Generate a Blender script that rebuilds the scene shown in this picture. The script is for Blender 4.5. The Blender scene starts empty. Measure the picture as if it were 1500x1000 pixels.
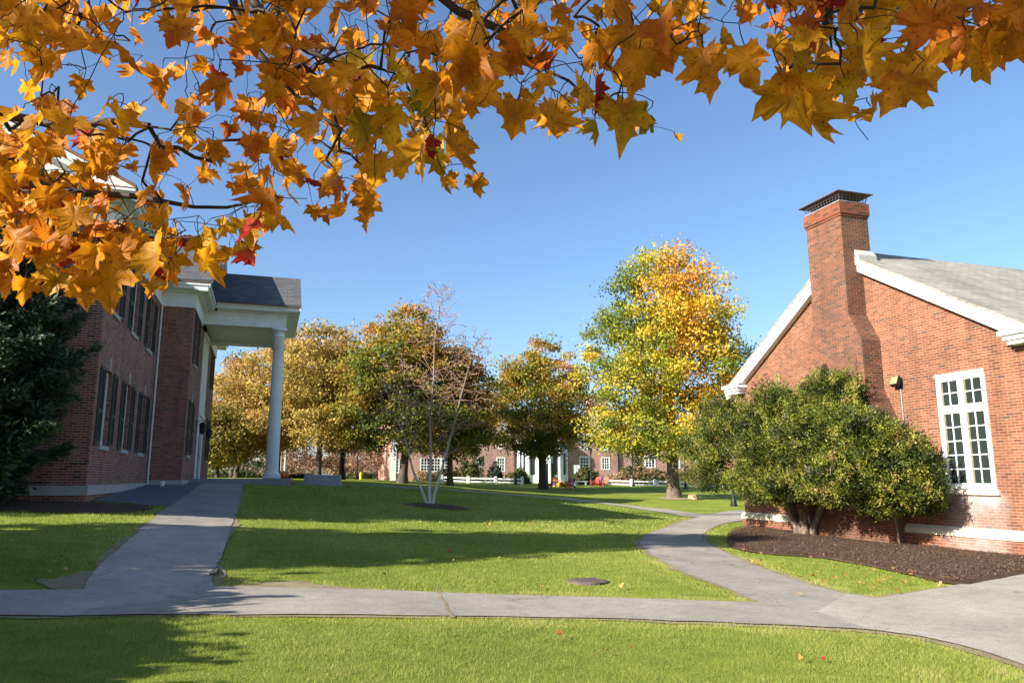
import bpy, bmesh, math, random
import numpy as np
from mathutils import Vector, noise
from mathutils.geometry import delaunay_2d_cdt
R = math.radians
random.seed(7); rng = np.random.default_rng(7)
S = bpy.context.scene
COL = S.collection

# ---------------------------------------------------------------- camera, world, sun, exposure
EYE = 1.7; PITCH = R(10.26); YAW = R(17.8); FPX = 1105.0
cd = bpy.data.cameras.new("camera"); cam = bpy.data.objects.new("camera", cd); COL.objects.link(cam)
cam.location = (0, 0, EYE); cam.rotation_euler = (R(90) + PITCH, 0, -YAW)
cd.sensor_width = 36; cd.lens = 36 * FPX / 1500; cd.clip_start = .05; cd.clip_end = 3000
S.camera = cam
SUN_EL = R(26); SUN_K = .26                         # travels +X with .26 of +Y
sdir = Vector((1, SUN_K, 0)).normalized() * math.cos(SUN_EL) + Vector((0, 0, -math.sin(SUN_EL)))
W = bpy.data.worlds.new("World"); S.world = W; W.use_nodes = True
nt = W.node_tree; bg = nt.nodes["Background"]; sky = nt.nodes.new("ShaderNodeTexSky")
sky.sky_type = 'NISHITA'; sky.sun_disc = False; sky.sun_elevation = SUN_EL
sky.sun_rotation = math.atan2(-1, -SUN_K)
sky.air_density = 1.0; sky.dust_density = 1.1; sky.ozone_density = 4.5; sky.altitude = 50
nt.links.new(sky.outputs[0], bg.inputs[0]); bg.inputs[1].default_value = .088
sl = bpy.data.lights.new("sun", 'SUN'); sl.energy = 5.0; sl.angle = R(.5); sl.color = (1, .93, .82)
so = bpy.data.objects.new("sun", sl); COL.objects.link(so); so.rotation_euler = sdir.to_track_quat('-Z', 'Y').to_euler()
so.location = (-20, -8, 20)
S.view_settings.view_transform = 'Standard'; S.view_settings.look = 'None'
S.view_settings.exposure = 1.38; S.view_settings.gamma = 1
S.render.engine = 'CYCLES'

# ---------------------------------------------------------------- camera rays (used to place things where they stand)
FWD = np.array([math.sin(YAW)*math.cos(PITCH), math.cos(YAW)*math.cos(PITCH), math.sin(PITCH)])
RT = np.array([math.cos(YAW), -math.sin(YAW), 0]); UP = np.cross(RT, FWD); CAM = np.array([0, 0, EYE])
def ray(px, py):
    d = FWD*FPX + RT*(px-750) - UP*(py-500); return d/np.linalg.norm(d)
def proj(p):
    v = np.asarray(p) - CAM; dd = v @ FWD
    return 750 + FPX*(v @ RT)/dd, 500 - FPX*(v @ UP)/dd, dd

# ---------------------------------------------------------------- terrain
TX = np.array([-60, -30, -10, -4.4, 0, 6, 12, 20, 40, 70]); TY = np.array([-20, 0, 11, 22, 36, 55, 75, 95, 140])
TZ = np.array([[.2, .2, .1, .1, 0, 0, 0, -.1, -.1, -.1],
               [.2, .2, .15, .1, 0, 0, 0, -.1, -.1, -.1],
               [.7, .7, .6, .42, .12, 0, -.05, -.1, -.1, -.1],
               [1.2, 1.2, 1.2, 1.17, .85, .4, .05, -.1, -.1, -.1],
               [1.7, 1.7, 1.65, 1.58, 1.5, 1.15, .6, .1, 0, 0],
               [1.75, 1.75, 1.75, 1.72, 1.70, 1.58, 1.2, .62, .35, .3],
               [1.75, 1.75, 1.75, 1.73, 1.70, 1.62, 1.45, 1.15, .95, .8],
               [1.75, 1.75, 1.75, 1.72, 1.68, 1.62, 1.55, 1.4, 1.3, 1.2],
               [1.7]*10])
GX0, GX1, GY0, GY1, GS = -60, 70, -20, 140, .5
gx = np.arange(GX0, GX1+GS/2, GS); gy = np.arange(GY0, GY1+GS/2, GS)
rows = np.array([np.interp(gx, TX, TZ[j]) for j in range(len(TY))])
GZ = np.array([np.interp(gy, TY, rows[:, i]) for i in range(len(gx))])      # [ix, iy]
def blur(a, r):
    k = np.ones(2*r+1)/(2*r+1)
    p = np.pad(a, r, mode='edge')
    p = np.apply_along_axis(lambda m: np.convolve(m, k, 'valid'), 0, p)
    return np.apply_along_axis(lambda m: np.convolve(m, k, 'valid'), 1, p)
GZ = blur(blur(GZ, 5), 4)
_xx, _yy = np.meshgrid(gx, gy, indexing='ij')
GZ += .02*np.sin(_xx*.9+.4*_yy)*np.sin(_yy*.55-.2*_xx)
def ZA(x, y):
    x = np.asarray(x, float); y = np.asarray(y, float)
    fx = np.clip((x-GX0)/GS, 0, len(gx)-1.001); fy = np.clip((y-GY0)/GS, 0, len(gy)-1.001)
    i = fx.astype(int); j = fy.astype(int); a = fx-i; b = fy-j
    return (GZ[i, j]*(1-a)+GZ[i+1, j]*a)*(1-b)+(GZ[i, j+1]*(1-a)+GZ[i+1, j+1]*a)*b
def Z(x, y): return float(ZA(x, y))
def G(px, py, far=160):
    d = ray(px, py); lo, t = 0, .5
    while t < far:
        p = CAM+d*t
        if p[2] < Z(p[0], p[1]): break
        lo = t; t += .3 if t < 40 else .8
    hi = t
    for _ in range(20):
        m = (lo+hi)/2; p = CAM+d*m
        if p[2] < Z(p[0], p[1]): hi = m
        else: lo = m
    return CAM+d*hi
def at_y(px, y):            # ground point on the plane Y=y seen at photo column px (at horizon height)
    phi = math.atan((px-750)/1123.0)+YAW
    x = y*math.tan(phi); return x, y, Z(x, y)
def at_d(px, d):            # ground point at depth d along the view, photo column px
    x = FWD[0]/math.cos(PITCH)*d + RT[0]*(px-750)/1123.0*d
    y = FWD[1]/math.cos(PITCH)*d + RT[1]*(px-750)/1123.0*d
    return x, y, Z(x, y)

# ---------------------------------------------------------------- materials
def mat(name):
    m = bpy.data.materials.new(name); m.use_nodes = True
    n = m.node_tree.nodes; l = m.node_tree.links
    b = n["Principled BSDF"]; b.inputs["Roughness"].default_value = .8
    b.inputs["Specular IOR Level"].default_value = .3
    return m, n, l, b
def ramp(n, stops, interp='LINEAR'):
    r = n.new("ShaderNodeValToRGB"); r.color_ramp.interpolation = interp
    e = r.color_ramp.elements
    while len(e) < len(stops): e.new(.5)
    for el, (p, c) in zip(e, stops): el.position = p; el.color = (*c, 1)
    return r
def nz(n, l, scale, detail=4, rough=.6, vec=None, dist=0):
    t = n.new("ShaderNodeTexNoise"); t.inputs["Scale"].default_value = scale
    t.inputs["Detail"].default_value = detail; t.inputs["Roughness"].default_value = rough; t.inputs["Distortion"].default_value = dist
    if vec: l.new(vec, t.inputs["Vector"])
    return t
def mix(n, l, fac, a, b, mode='MIX'):
    x = n.new("ShaderNodeMix"); x.data_type = 'RGBA'; x.blend_type = mode
    for s, v in ((x.inputs[0], fac), (x.inputs[6], a), (x.inputs[7], b)):
        if isinstance(v, (int, float)): s.default_value = v
        elif isinstance(v, tuple): s.default_value = (*v, 1)
        else: l.new(v, s)
    return x.outputs[2]
def math_n(n, l, op, a, b=0.0, clamp=False):
    x = n.new("ShaderNodeMath"); x.operation = op; x.use_clamp = clamp
    for s, v in ((x.inputs[0], a), (x.inputs[1], b)):
        if isinstance(v, (int, float)): s.default_value = v
        else: l.new(v, s)
    return x.outputs[0]
def bump(n, l, b, h, strength=.5, dist=.01):
    x = n.new("ShaderNodeBump"); x.inputs["Strength"].default_value = strength; x.inputs["Distance"].default_value = dist
    l.new(h, x.inputs["Height"]); l.new(x.outputs[0], b.inputs["Normal"])
def geo_pos(n): return n.new("ShaderNodeNewGeometry").outputs["Position"]
def uvo(n): return n.new("ShaderNodeUVMap").outputs["UV"]

def plain(name, c, rough=.6, var=.12, scale=6, metal=0, spec=.3, bmp=0):
    m, n, l, b = mat(name); p = geo_pos(n)
    t = nz(n, l, scale, 5, .6, p)
    lo = tuple(v*(1-var) for v in c); hi = tuple(min(1, v*(1+var)) for v in c)
    r = ramp(n, [(.3, lo), (.7, hi)]); l.new(t.outputs[0], r.inputs[0]); l.new(r.outputs[0], b.inputs["Base Color"])
    b.inputs["Roughness"].default_value = rough; b.inputs["Metallic"].default_value = metal; b.inputs["Specular IOR Level"].default_value = spec
    if bmp: bump(n, l, b, nz(n, l, scale*6, 4, .6, p).outputs[0], .5, bmp)
    return m

def brick_mat(name, stops, mortar, bw=.2135, bh=.0677, ms=.0058, stain=None, effl=False):
    m, n, l, b = mat(name); uv = uvo(n); p = geo_pos(n)
    wob = nz(n, l, 3, 2, .5, uv)
    bt = n.new("ShaderNodeTexBrick"); bt.offset = .5
    l.new(uv, bt.inputs["Vector"])
    bt.inputs["Scale"].default_value = 1; bt.inputs["Brick Width"].default_value = bw; bt.inputs["Row Height"].default_value = bh
    bt.inputs["Mortar Size"].default_value = ms; bt.inputs["Mortar Smooth"].default_value = .25; bt.inputs["Bias"].default_value = 0
    bt.inputs["Color1"].default_value = (0, 0, 0, 1); bt.inputs["Color2"].default_value = (1, 1, 1, 1); bt.inputs["Mortar"].default_value = (.5, .5, .5, 1)
    r = ramp(n, stops); l.new(bt.outputs["Color"], r.inputs[0])
    big = nz(n, l, .7, 5, .65, p); fine = nz(n, l, 45, 3, .7, uv)
    c = mix(n, l, .35, r.outputs[0], fine.outputs[0], 'OVERLAY')
    mn = nz(n, l, 2.2, 4, .7, p)
    mr = ramp(n, [(.3, tuple(v*.8 for v in mortar)), (.7, mortar)]); l.new(mn.outputs[0], mr.inputs[0])
    c = mix(n, l, bt.outputs["Fac"], c, mr.outputs[0])
    br = ramp(n, [(.3, (.82, .82, .82)), (.7, (1.08, 1.08, 1.08))]); l.new(big.outputs[0], br.inputs[0])
    c = mix(n, l, 1.0, c, br.outputs[0], 'MULTIPLY')
    mps = n.new("ShaderNodeMapping"); l.new(p, mps.inputs[0]); mps.inputs["Scale"].default_value = (1.4, 1.4, .16)
    st_ = nz(n, l, 1.6, 5, .7, mps.outputs[0]); sr_ = ramp(n, [(.32, (.78, .76, .74)), (.55, (1.03, 1.03, 1.03))]); l.new(st_.outputs[0], sr_.inputs[0])
    c = mix(n, l, 1.0, c, sr_.outputs[0], 'MULTIPLY')     # rain streaks
    if stain:                                   # sooty weathering of its own shape
        sn = nz(n, l, 1.1, 6, .7, p, .6); sr = ramp(n, [(.38, (0, 0, 0)), (.58, (1, 1, 1))]); l.new(sn.outputs[0], sr.inputs[0])
        c = mix(n, l, math_n(n, l, 'MULTIPLY', sr.outputs[0], stain), c, (.10, .055, .04))
    if effl:                                    # pale mineral bloom below the sill and on the base courses
        sp = n.new("ShaderNodeSeparateXYZ"); l.new(p, sp.inputs[0])
        wy = ramp(n, [(0, (0, 0, 0)), (.25, (1, 1, 1)), (.8, (1, 1, 1)), (1, (0, 0, 0))])
        l.new(math_n(n, l, 'DIVIDE', math_n(n, l, 'SUBTRACT', sp.outputs[1], 13.2), 2.0), wy.inputs[0])
        wz = ramp(n, [(0, (.5, .5, .5)), (.55, (.45, .45, .45)), (.92, (1, 1, 1)), (1, (0, 0, 0))])
        l.new(math_n(n, l, 'DIVIDE', math_n(n, l, 'ADD', sp.outputs[2], .1), 1.47), wz.inputs[0])
        en = nz(n, l, 2.5, 5, .7, p); er = ramp(n, [(.3, (.15, .15, .15)), (.7, (.75, .75, .75))]); l.new(en.outputs[0], er.inputs[0])
        f = math_n(n, l, 'MULTIPLY', math_n(n, l, 'MULTIPLY', wy.outputs[0], wz.outputs[0]), er.outputs[0])
        c = mix(n, l, f, c, (.62, .56, .55))
    l.new(c, b.inputs["Base Color"]); b.inputs["Roughness"].default_value = .9
    hgt = math_n(n, l, 'SUBTRACT', math_n(n, l, 'MULTIPLY', fine.outputs[0], .25), bt.outputs["Fac"])
    bump(n, l, b, hgt, .6, .008)
    return m

M = {}
M['brick_right'] = brick_mat("red brick right", [(0, (.09, .055, .05)), (.06, (.145, .05, .03)), (.5, (.20, .069, .038)), (.85, (.245, .095, .055)), (1, (.16, .056, .034))], (.40, .305, .19), effl=True)
M['brick_chimney'] = brick_mat("sooty chimney brick", [(0, (.05, .035, .03)), (.22, (.12, .042, .024)), (.6, (.19, .06, .029)), (1, (.23, .085, .044))], (.35, .265, .165), stain=.55)
M['brick_left'] = brick_mat("dark red brick", [(0, (.07, .045, .045)), (.18, (.22, .07, .05)), (.5, (.29, .10, .068)), (.8, (.34, .13, .09)), (1, (.14, .065, .055))], (.58, .51, .44))
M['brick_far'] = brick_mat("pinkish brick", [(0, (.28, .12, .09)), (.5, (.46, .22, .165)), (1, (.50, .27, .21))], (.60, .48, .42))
M['brick_cap'] = brick_mat("chimney soldier brick", [(0, (.07, .04, .03)), (.3, (.185, .055, .027)), (1, (.225, .072, .033))], (.22, .135, .085), ms=.004)
M['white'] = plain("white paint", (.76, .76, .745), .55, .09, 2.2)
M['white_old'] = plain("weathered white paint", (.76, .76, .74), .55, .08, 5)
M['stone'] = plain("cast stone", (.56, .50, .40), .85, .16, 4, bmp=.003)
M['stone_grey'] = plain("grey water table stone", (.42, .40, .37), .85, .15, 4, bmp=.003)
M['granite'] = plain("granite", (.34, .34, .36), .8, .3, 14, bmp=.006)
M['black'] = plain("black metal", (.018, .018, .02), .45, .2, 8)
M['shutter'] = plain("dark green shutter paint", (.045, .058, .055), .5, .15, 6)
M['copper'] = plain("copper drip edge", (.38, .17, .09), .45, .2, 8, metal=.4)
M['lead'] = plain("lead flashing", (.42, .43, .38), .6, .2, 8)
M['gold'] = plain("aged brass lamp glass", (.34, .27, .12), .35, .25, 20)
M['grey_metal'] = plain("grey galvanised metal", (.38, .38, .39), .45, .15, 10, metal=.5)
M['rust'] = plain("rusted cap sheet", (.10, .06, .045), .6, .4, 8)
M['iron'] = plain("rusty cast iron", (.13, .10, .08), .8, .3, 12, bmp=.004)
M['door_green'] = plain("dark green door paint", (.03, .06, .045), .4, .1, 5)
M['mesh'] = plain("wire mesh", (.12, .12, .13), .5, .2, 20)
M['chair_red'] = plain("red painted slats", (.62, .05, .035), .5, .1, 5)
M['chair_navy'] = plain("navy painted slats", (.03, .055, .16), .5, .1, 5)
M['chair_orange'] = plain("orange painted slats", (.75, .26, .03), .5, .1, 5)
M['chair_coral'] = plain("coral red painted slats", (.68, .13, .07), .5, .1, 5)
M['yellow'] = plain("yellow hydrant paint", (.75, .50, .03), .5, .1, 5)
M['stump'] = plain("cut wood", (.42, .26, .15), .9, .3, 12, bmp=.004)
M['paper'] = plain("sign panel", (.72, .74, .78), .5, .06, 20)
M['reflection_strip'] = plain("tan blind edge", (.20, .16, .09), .8, .25, 9)  # tan of the reflection painted along the casement panes
M['cable'] = plain("cable", (.02, .02, .02), .6)
def glass_mat(name, c, rough):
    m, n, l, b = mat(name); b.inputs["Base Color"].default_value = (*c, 1); b.inputs["Roughness"].default_value = rough
    b.inputs["Specular IOR Level"].default_value = .6
    t = nz(n, l, 1.5, 2, .5, geo_pos(n)); bump(n, l, b, t.outputs[0], .05, .02); return m
M['glass'] = glass_mat("dark window glass", (.022, .03, .028), .06)
M['glass_far'] = glass_mat("far window glass", (.03, .035, .04), .12)

def shingles(name, c1, c2, streak=.3):
    m, n, l, b = mat(name); uv = uvo(n); p = geo_pos(n)
    bt = n.new("ShaderNodeTexBrick"); l.new(uv, bt.inputs["Vector"]); bt.offset = .37
    bt.inputs["Scale"].default_value = 1; bt.inputs["Brick Width"].default_value = .31; bt.inputs["Row Height"].default_value = .14
    bt.inputs["Mortar Size"].default_value = .006; bt.inputs["Mortar Smooth"].default_value = .2
    bt.inputs["Color1"].default_value = (*c1, 1); bt.inputs["Color2"].default_value = (*c2, 1); bt.inputs["Mortar"].default_value = tuple(v*.45 for v in c1)+(1,)
    a = nz(n, l, .8, 5, .7, p); r = ramp(n, [(.3, (1-streak,)*3), (.7, (1+streak*.3,)*3)]); l.new(a.outputs[0], r.inputs[0])
    c = mix(n, l, 1, bt.outputs[0], r.outputs[0], 'MULTIPLY')
    g = nz(n, l, 160, 2, .7, p); c = mix(n, l, .35, c, g.outputs[0], 'OVERLAY')
    l.new(c, b.inputs["Base Color"]); b.inputs["Roughness"].default_value = .95
    bump(n, l, b, math_n(n, l, 'SUBTRACT', g.outputs[0], bt.outputs["Fac"]), .6, .01)
    return m
M['shingle_left'] = shingles("charcoal shingle", (.075, .078, .085), (.125, .122, .122))
M['shingle_right'] = shingles("weathered grey brown shingle", (.30, .275, .235), (.40, .37, .315), .4)
M['shingle_far'] = shingles("far grey shingle", (.28, .24, .22), (.36, .31, .29))

def bark(name, dark, light, scale=9, white=False):
    m, n, l, b = mat(name); p = geo_pos(n)
    mp = n.new("ShaderNodeMapping"); l.new(p, mp.inputs[0]); mp.inputs["Scale"].default_value = (1, 1, .25) if not white else (.5, .5, 3)
    t = nz(n, l, scale, 6, .7, mp.outputs[0], .4)
    r = ramp(n, [(.3, dark), (.62, light)] if not white else [(.34, dark), (.42, light), (.8, tuple(min(1, v*1.15) for v in light))])
    l.new(t.outputs[0], r.inputs[0]); l.new(r.outputs[0], b.inputs["Base Color"]); b.inputs["Roughness"].default_value = .95
    bump(n, l, b, t.outputs[0], .9, .03 if not white else .004); return m
M['bark'] = bark("grey brown bark", (.05, .04, .032), (.17, .135, .10))
M['bark_dark'] = bark("dark bark", (.03, .026, .022), (.10, .08, .065))
M['bark_yew'] = bark("shaggy pale yew bark", (.06, .042, .03), (.27, .20, .15), 14)
M['bark_birch'] = bark("white birch bark", (.09, .08, .075), (.50, .46, .42), 5, True)
def birch_m():
    m = M['bark_birch']; n = m.node_tree.nodes; l = m.node_tree.links; b = n["Principled BSDF"]; src = b.inputs["Base Color"].links[0].from_socket
    tc = n.new("ShaderNodeTexCoord"); sp = n.new("ShaderNodeSeparateXYZ"); l.new(tc.outputs["Object"], sp.inputs[0])
    r = ramp(n, [(0, (0, 0, 0)), (1, (1, 1, 1))]); l.new(math_n(n, l, 'DIVIDE', math_n(n, l, 'SUBTRACT', sp.outputs[2], 1.0), 1.9, True), r.inputs[0])
    l.new(mix(n, l, math_n(n, l, 'MULTIPLY', r.outputs[0], .85), src, (.16, .105, .08)), b.inputs["Base Color"])
birch_m()
M['twig'] = plain("brown twig", (.28, .165, .12), .8, .2, 10)
M['twig_maple'] = plain("dark maple twig", (.035, .022, .018), .7, .25, 30)

def leaf_mat(name, stops, trans=.35, rough=.55, spots=False):
    # tint picks the leaf's colour; vein marks the ribs of large leaves
    m, n, l, b = mat(name)
    a = n.new("ShaderNodeAttribute"); a.attribute_name = "tint"
    r = ramp(n, stops); l.new(a.outputs["Fac"], r.inputs[0]); c = r.outputs[0]
    if spots:
        p = geo_pos(n)
        t = nz(n, l, 150, 2, .5, p); q = ramp(n, [(.63, (0, 0, 0)), (.68, (1, 1, 1))]); l.new(t.outputs[0], q.inputs[0])
        u = nz(n, l, 14, 3, .6, p); q2 = ramp(n, [(.35, (.62, .5, .35)), (.65, (1.15, 1.1, 1.0))]); l.new(u.outputs[0], q2.inputs[0])
        c = mix(n, l, 1, c, q2.outputs[0], 'MULTIPLY')
        c = mix(n, l, math_n(n, l, 'MULTIPLY', q.outputs[0], .75), c, (.08, .03, .012))
        va = n.new("ShaderNodeAttribute"); va.attribute_name = "vein"; vr = ramp(n, [(.86, (0, 0, 0)), (.95, (1, 1, 1))]); l.new(va.outputs["Fac"], vr.inputs[0])
        c = mix(n, l, math_n(n, l, 'MULTIPLY', vr.outputs[0], .45), c, (.22, .07, .012))
    l.new(c, b.inputs["Base Color"]); b.inputs["Roughness"].default_value = rough; b.inputs["Specular IOR Level"].default_value = .25
    tr = n.new("ShaderNodeBsdfTranslucent"); l.new(c, tr.inputs[0])
    mx = n.new("ShaderNodeMixShader"); mx.inputs[0].default_value = trans
    l.new(b.outputs[0], mx.inputs[1]); l.new(tr.outputs[0], mx.inputs[2]); l.new(mx.outputs[0], n["Material Output"].inputs[0])
    return m
AUT = [(0, (.07, .11, .016)), (.25, (.17, .22, .025)), (.45, (.34, .33, .03)), (.62, (.60, .46, .04)), (.82, (.68, .40, .035)), (1, (.62, .28, .035))]
M['leaf_oak'] = leaf_mat("oak foliage", AUT, .3)
M['leaf_maple_far'] = leaf_mat("turning maple foliage", [(0, (.05, .08, .014)), (.35, (.15, .18, .024)), (.55, (.30, .26, .035)), (.75, (.48, .28, .04)), (1, (.50, .19, .035))], .38)
M['leaf_yellow'] = leaf_mat("golden foliage", [(0, (.14, .13, .025)), (.3, (.33, .25, .05)), (.65, (.50, .35, .09)), (1, (.50, .27, .10))], .35)
M['leaf_pink'] = leaf_mat("thin russet foliage", [(0, (.16, .09, .06)), (.6, (.30, .17, .12)), (1, (.42, .24, .12))], .3)
M['leaf_yew'] = leaf_mat("yew needles", [(0, (.014, .024, .006)), (.32, (.05, .072, .012)), (.58, (.15, .175, .024)), (.9, (.30, .30, .038)), (1, (.32, .21, .09))], .2, .45)
M['leaf_ever'] = leaf_mat("dark evergreen needles", [(0, (.022, .036, .022)), (.5, (.06, .09, .055)), (1, (.17, .20, .10))], .15, .5)
M['leaf_shrub'] = leaf_mat("shrub foliage", [(0, (.03, .05, .012)), (.4, (.10, .12, .03)), (.7, (.30, .22, .10)), (1, (.48, .30, .18))], .25)
M['leaf_wood'] = leaf_mat("distant wood foliage", [(0, (.06, .06, .03)), (.5, (.20, .13, .07)), (1, (.33, .20, .10))], .3)
M['leaf_maple'] = leaf_mat("orange maple leaf", [(0, (.30, .28, .025)), (.14, (.60, .40, .03)), (.35, (.80, .42, .022)), (.75, (.76, .31, .016)), (.93, (.62, .15, .012)), (1, (.34, .02, .01))], .5, .5, True)
M['leaf_fallen'] = leaf_mat("fallen leaf", [(0, (.50, .33, .12)), (.5, (.50, .24, .06)), (.9, (.35, .13, .04)), (1, (.45, .02, .02))], .2)
M['grass_blade'] = leaf_mat("grass blade", [(0, (.10, .15, .02)), (.45, (.25, .315, .05)), (.8, (.41, .44, .10)), (1, (.54, .45, .20))], .42, .5)

def grass_ground():
    m, n, l, b = mat("lawn"); p = geo_pos(n)
    t1 = nz(n, l, .35, 4, .6, p); t2 = nz(n, l, 3.5, 5, .7, p); t3 = nz(n, l, 55, 4, .75, p)
    r1 = ramp(n, [(.3, (.17, .225, .032)), (.7, (.28, .325, .055))]); l.new(t1.outputs[0], r1.inputs[0])
    r2 = ramp(n, [(.35, (.75, .8, .7)), (.65, (1.2, 1.15, 1.1))]); l.new(t2.outputs[0], r2.inputs[0])
    r3 = ramp(n, [(.3, (.5, .55, .5)), (.5, (1, 1, 1)), (.75, (1.45, 1.35, 1.25))]); l.new(t3.outputs[0], r3.inputs[0])
    c = mix(n, l, 1, r1.outputs[0], r2.outputs[0], 'MULTIPLY'); c = mix(n, l, 1, c, r3.outputs[0], 'MULTIPLY')
    l.new(c, b.inputs["Base Color"]); b.inputs["Roughness"].default_value = .9; b.inputs["Specular IOR Level"].default_value = .1
    bump(n, l, b, t3.outputs[0], 1, .03); return m
M['lawn'] = grass_ground()
def ground_mat(name, stops, s1, s2, bd, spec=.2, extra=None):
    m, n, l, b = mat(name); p = geo_pos(n)
    t = nz(n, l, s1, 5, .65, p); r = ramp(n, stops); l.new(t.outputs[0], r.inputs[0]); c = r.outputs[0]
    f = nz(n, l, s2, 4, .85, p); r2 = ramp(n, [(.3, (.6, .6, .6)), (.5, (1, 1, 1)), (.72, (1.5, 1.5, 1.5))]); l.new(f.outputs[0], r2.inputs[0])
    c = mix(n, l, 1, c, r2.outputs[0], 'MULTIPLY')
    if extra:
        o2 = nz(n, l, 5, 5, .75, p, .5); ro = ramp(n, [(.3, (.84, .84, .85)), (.6, (1.06, 1.06, 1.05))]); l.new(o2.outputs[0], ro.inputs[0]); c = mix(n, l, 1, c, ro.outputs[0], 'MULTIPLY')
        pv = n.new("ShaderNodeTexVoronoi"); pv.inputs["Scale"].default_value = .16; l.new(p, pv.inputs["Vector"]); rp = ramp(n, [(.2, (.86, .86, .87)), (.8, (1.08, 1.07, 1.05))]); sc_ = n.new("ShaderNodeSeparateColor"); l.new(pv.outputs["Color"], sc_.inputs[0]); l.new(sc_.outputs[0], rp.inputs[0]); c = mix(n, l, 1, c, rp.outputs[0], 'MULTIPLY')
    if extra:                                   # sandy dust and hairline cracks
        s = nz(n, l, .45, 5, .7, p, .8); sr = ramp(n, [(.56, (0, 0, 0)), (.75, (.7, .7, .7))]); l.new(s.outputs[0], sr.inputs[0])
        c = mix(n, l, sr.outputs[0], c, extra)
        v = n.new("ShaderNodeTexVoronoi"); v.feature = 'DISTANCE_TO_EDGE'; v.inputs["Scale"].default_value = .22
        w = nz(n, l, 1.3, 6, .7, p); wv = n.new("ShaderNodeVectorMath"); wv.operation = 'MULTIPLY_ADD'
        l.new(w.outputs["Color"], wv.inputs[0]); wv.inputs[1].default_value = (1.6, 1.6, 0); l.new(p, wv.inputs[2]); l.new(wv.outputs[0], v.inputs["Vector"])
        vr = ramp(n, [(.0015, (1, 1, 1)), (.003, (0, 0, 0))]); l.new(v.outputs["Distance"], vr.inputs[0])
        c = mix(n, l, math_n(n, l, 'MULTIPLY', vr.outputs[0], .6), c, (.05, .05, .048))
    l.new(c, b.inputs["Base Color"]); b.inputs["Roughness"].default_value = 1.0; b.inputs["Specular IOR Level"].default_value = spec
    bump(n, l, b, f.outputs[0], .8, bd); return m
M['asphalt'] = ground_mat("worn asphalt", [(.3, (.265, .24, .205)), (.7, (.375, .34, .29))], .8, 55, .006, spec=.03, extra=(.36, .32, .26))
M['dirt'] = ground_mat("sandy soil", [(.3, (.19, .15, .09)), (.7, (.31, .25, .16))], 3, 70, .012)
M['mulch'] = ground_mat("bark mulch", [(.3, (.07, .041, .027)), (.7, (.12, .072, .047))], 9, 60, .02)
M['gravel'] = ground_mat("blue grey gravel", [(.3, (.10, .105, .115)), (.7, (.22, .225, .24))], 14, 26, .05)
M['concrete'] = plain("terrace concrete", (.26, .26, .27), .9, .12, 3, bmp=.002)
def pumpkin_m():
    m, n, l, b = mat("pumpkin skin"); t = nz(n, l, 6, 3, .6, geo_pos(n)); r = ramp(n, [(.3, (.50, .11, .012)), (.7, (.66, .19, .02))])
    l.new(t.outputs[0], r.inputs[0]); l.new(r.outputs[0], b.inputs["Base Color"]); b.inputs["Roughness"].default_value = .5; return m
M['pumpkin'] = pumpkin_m()

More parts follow.
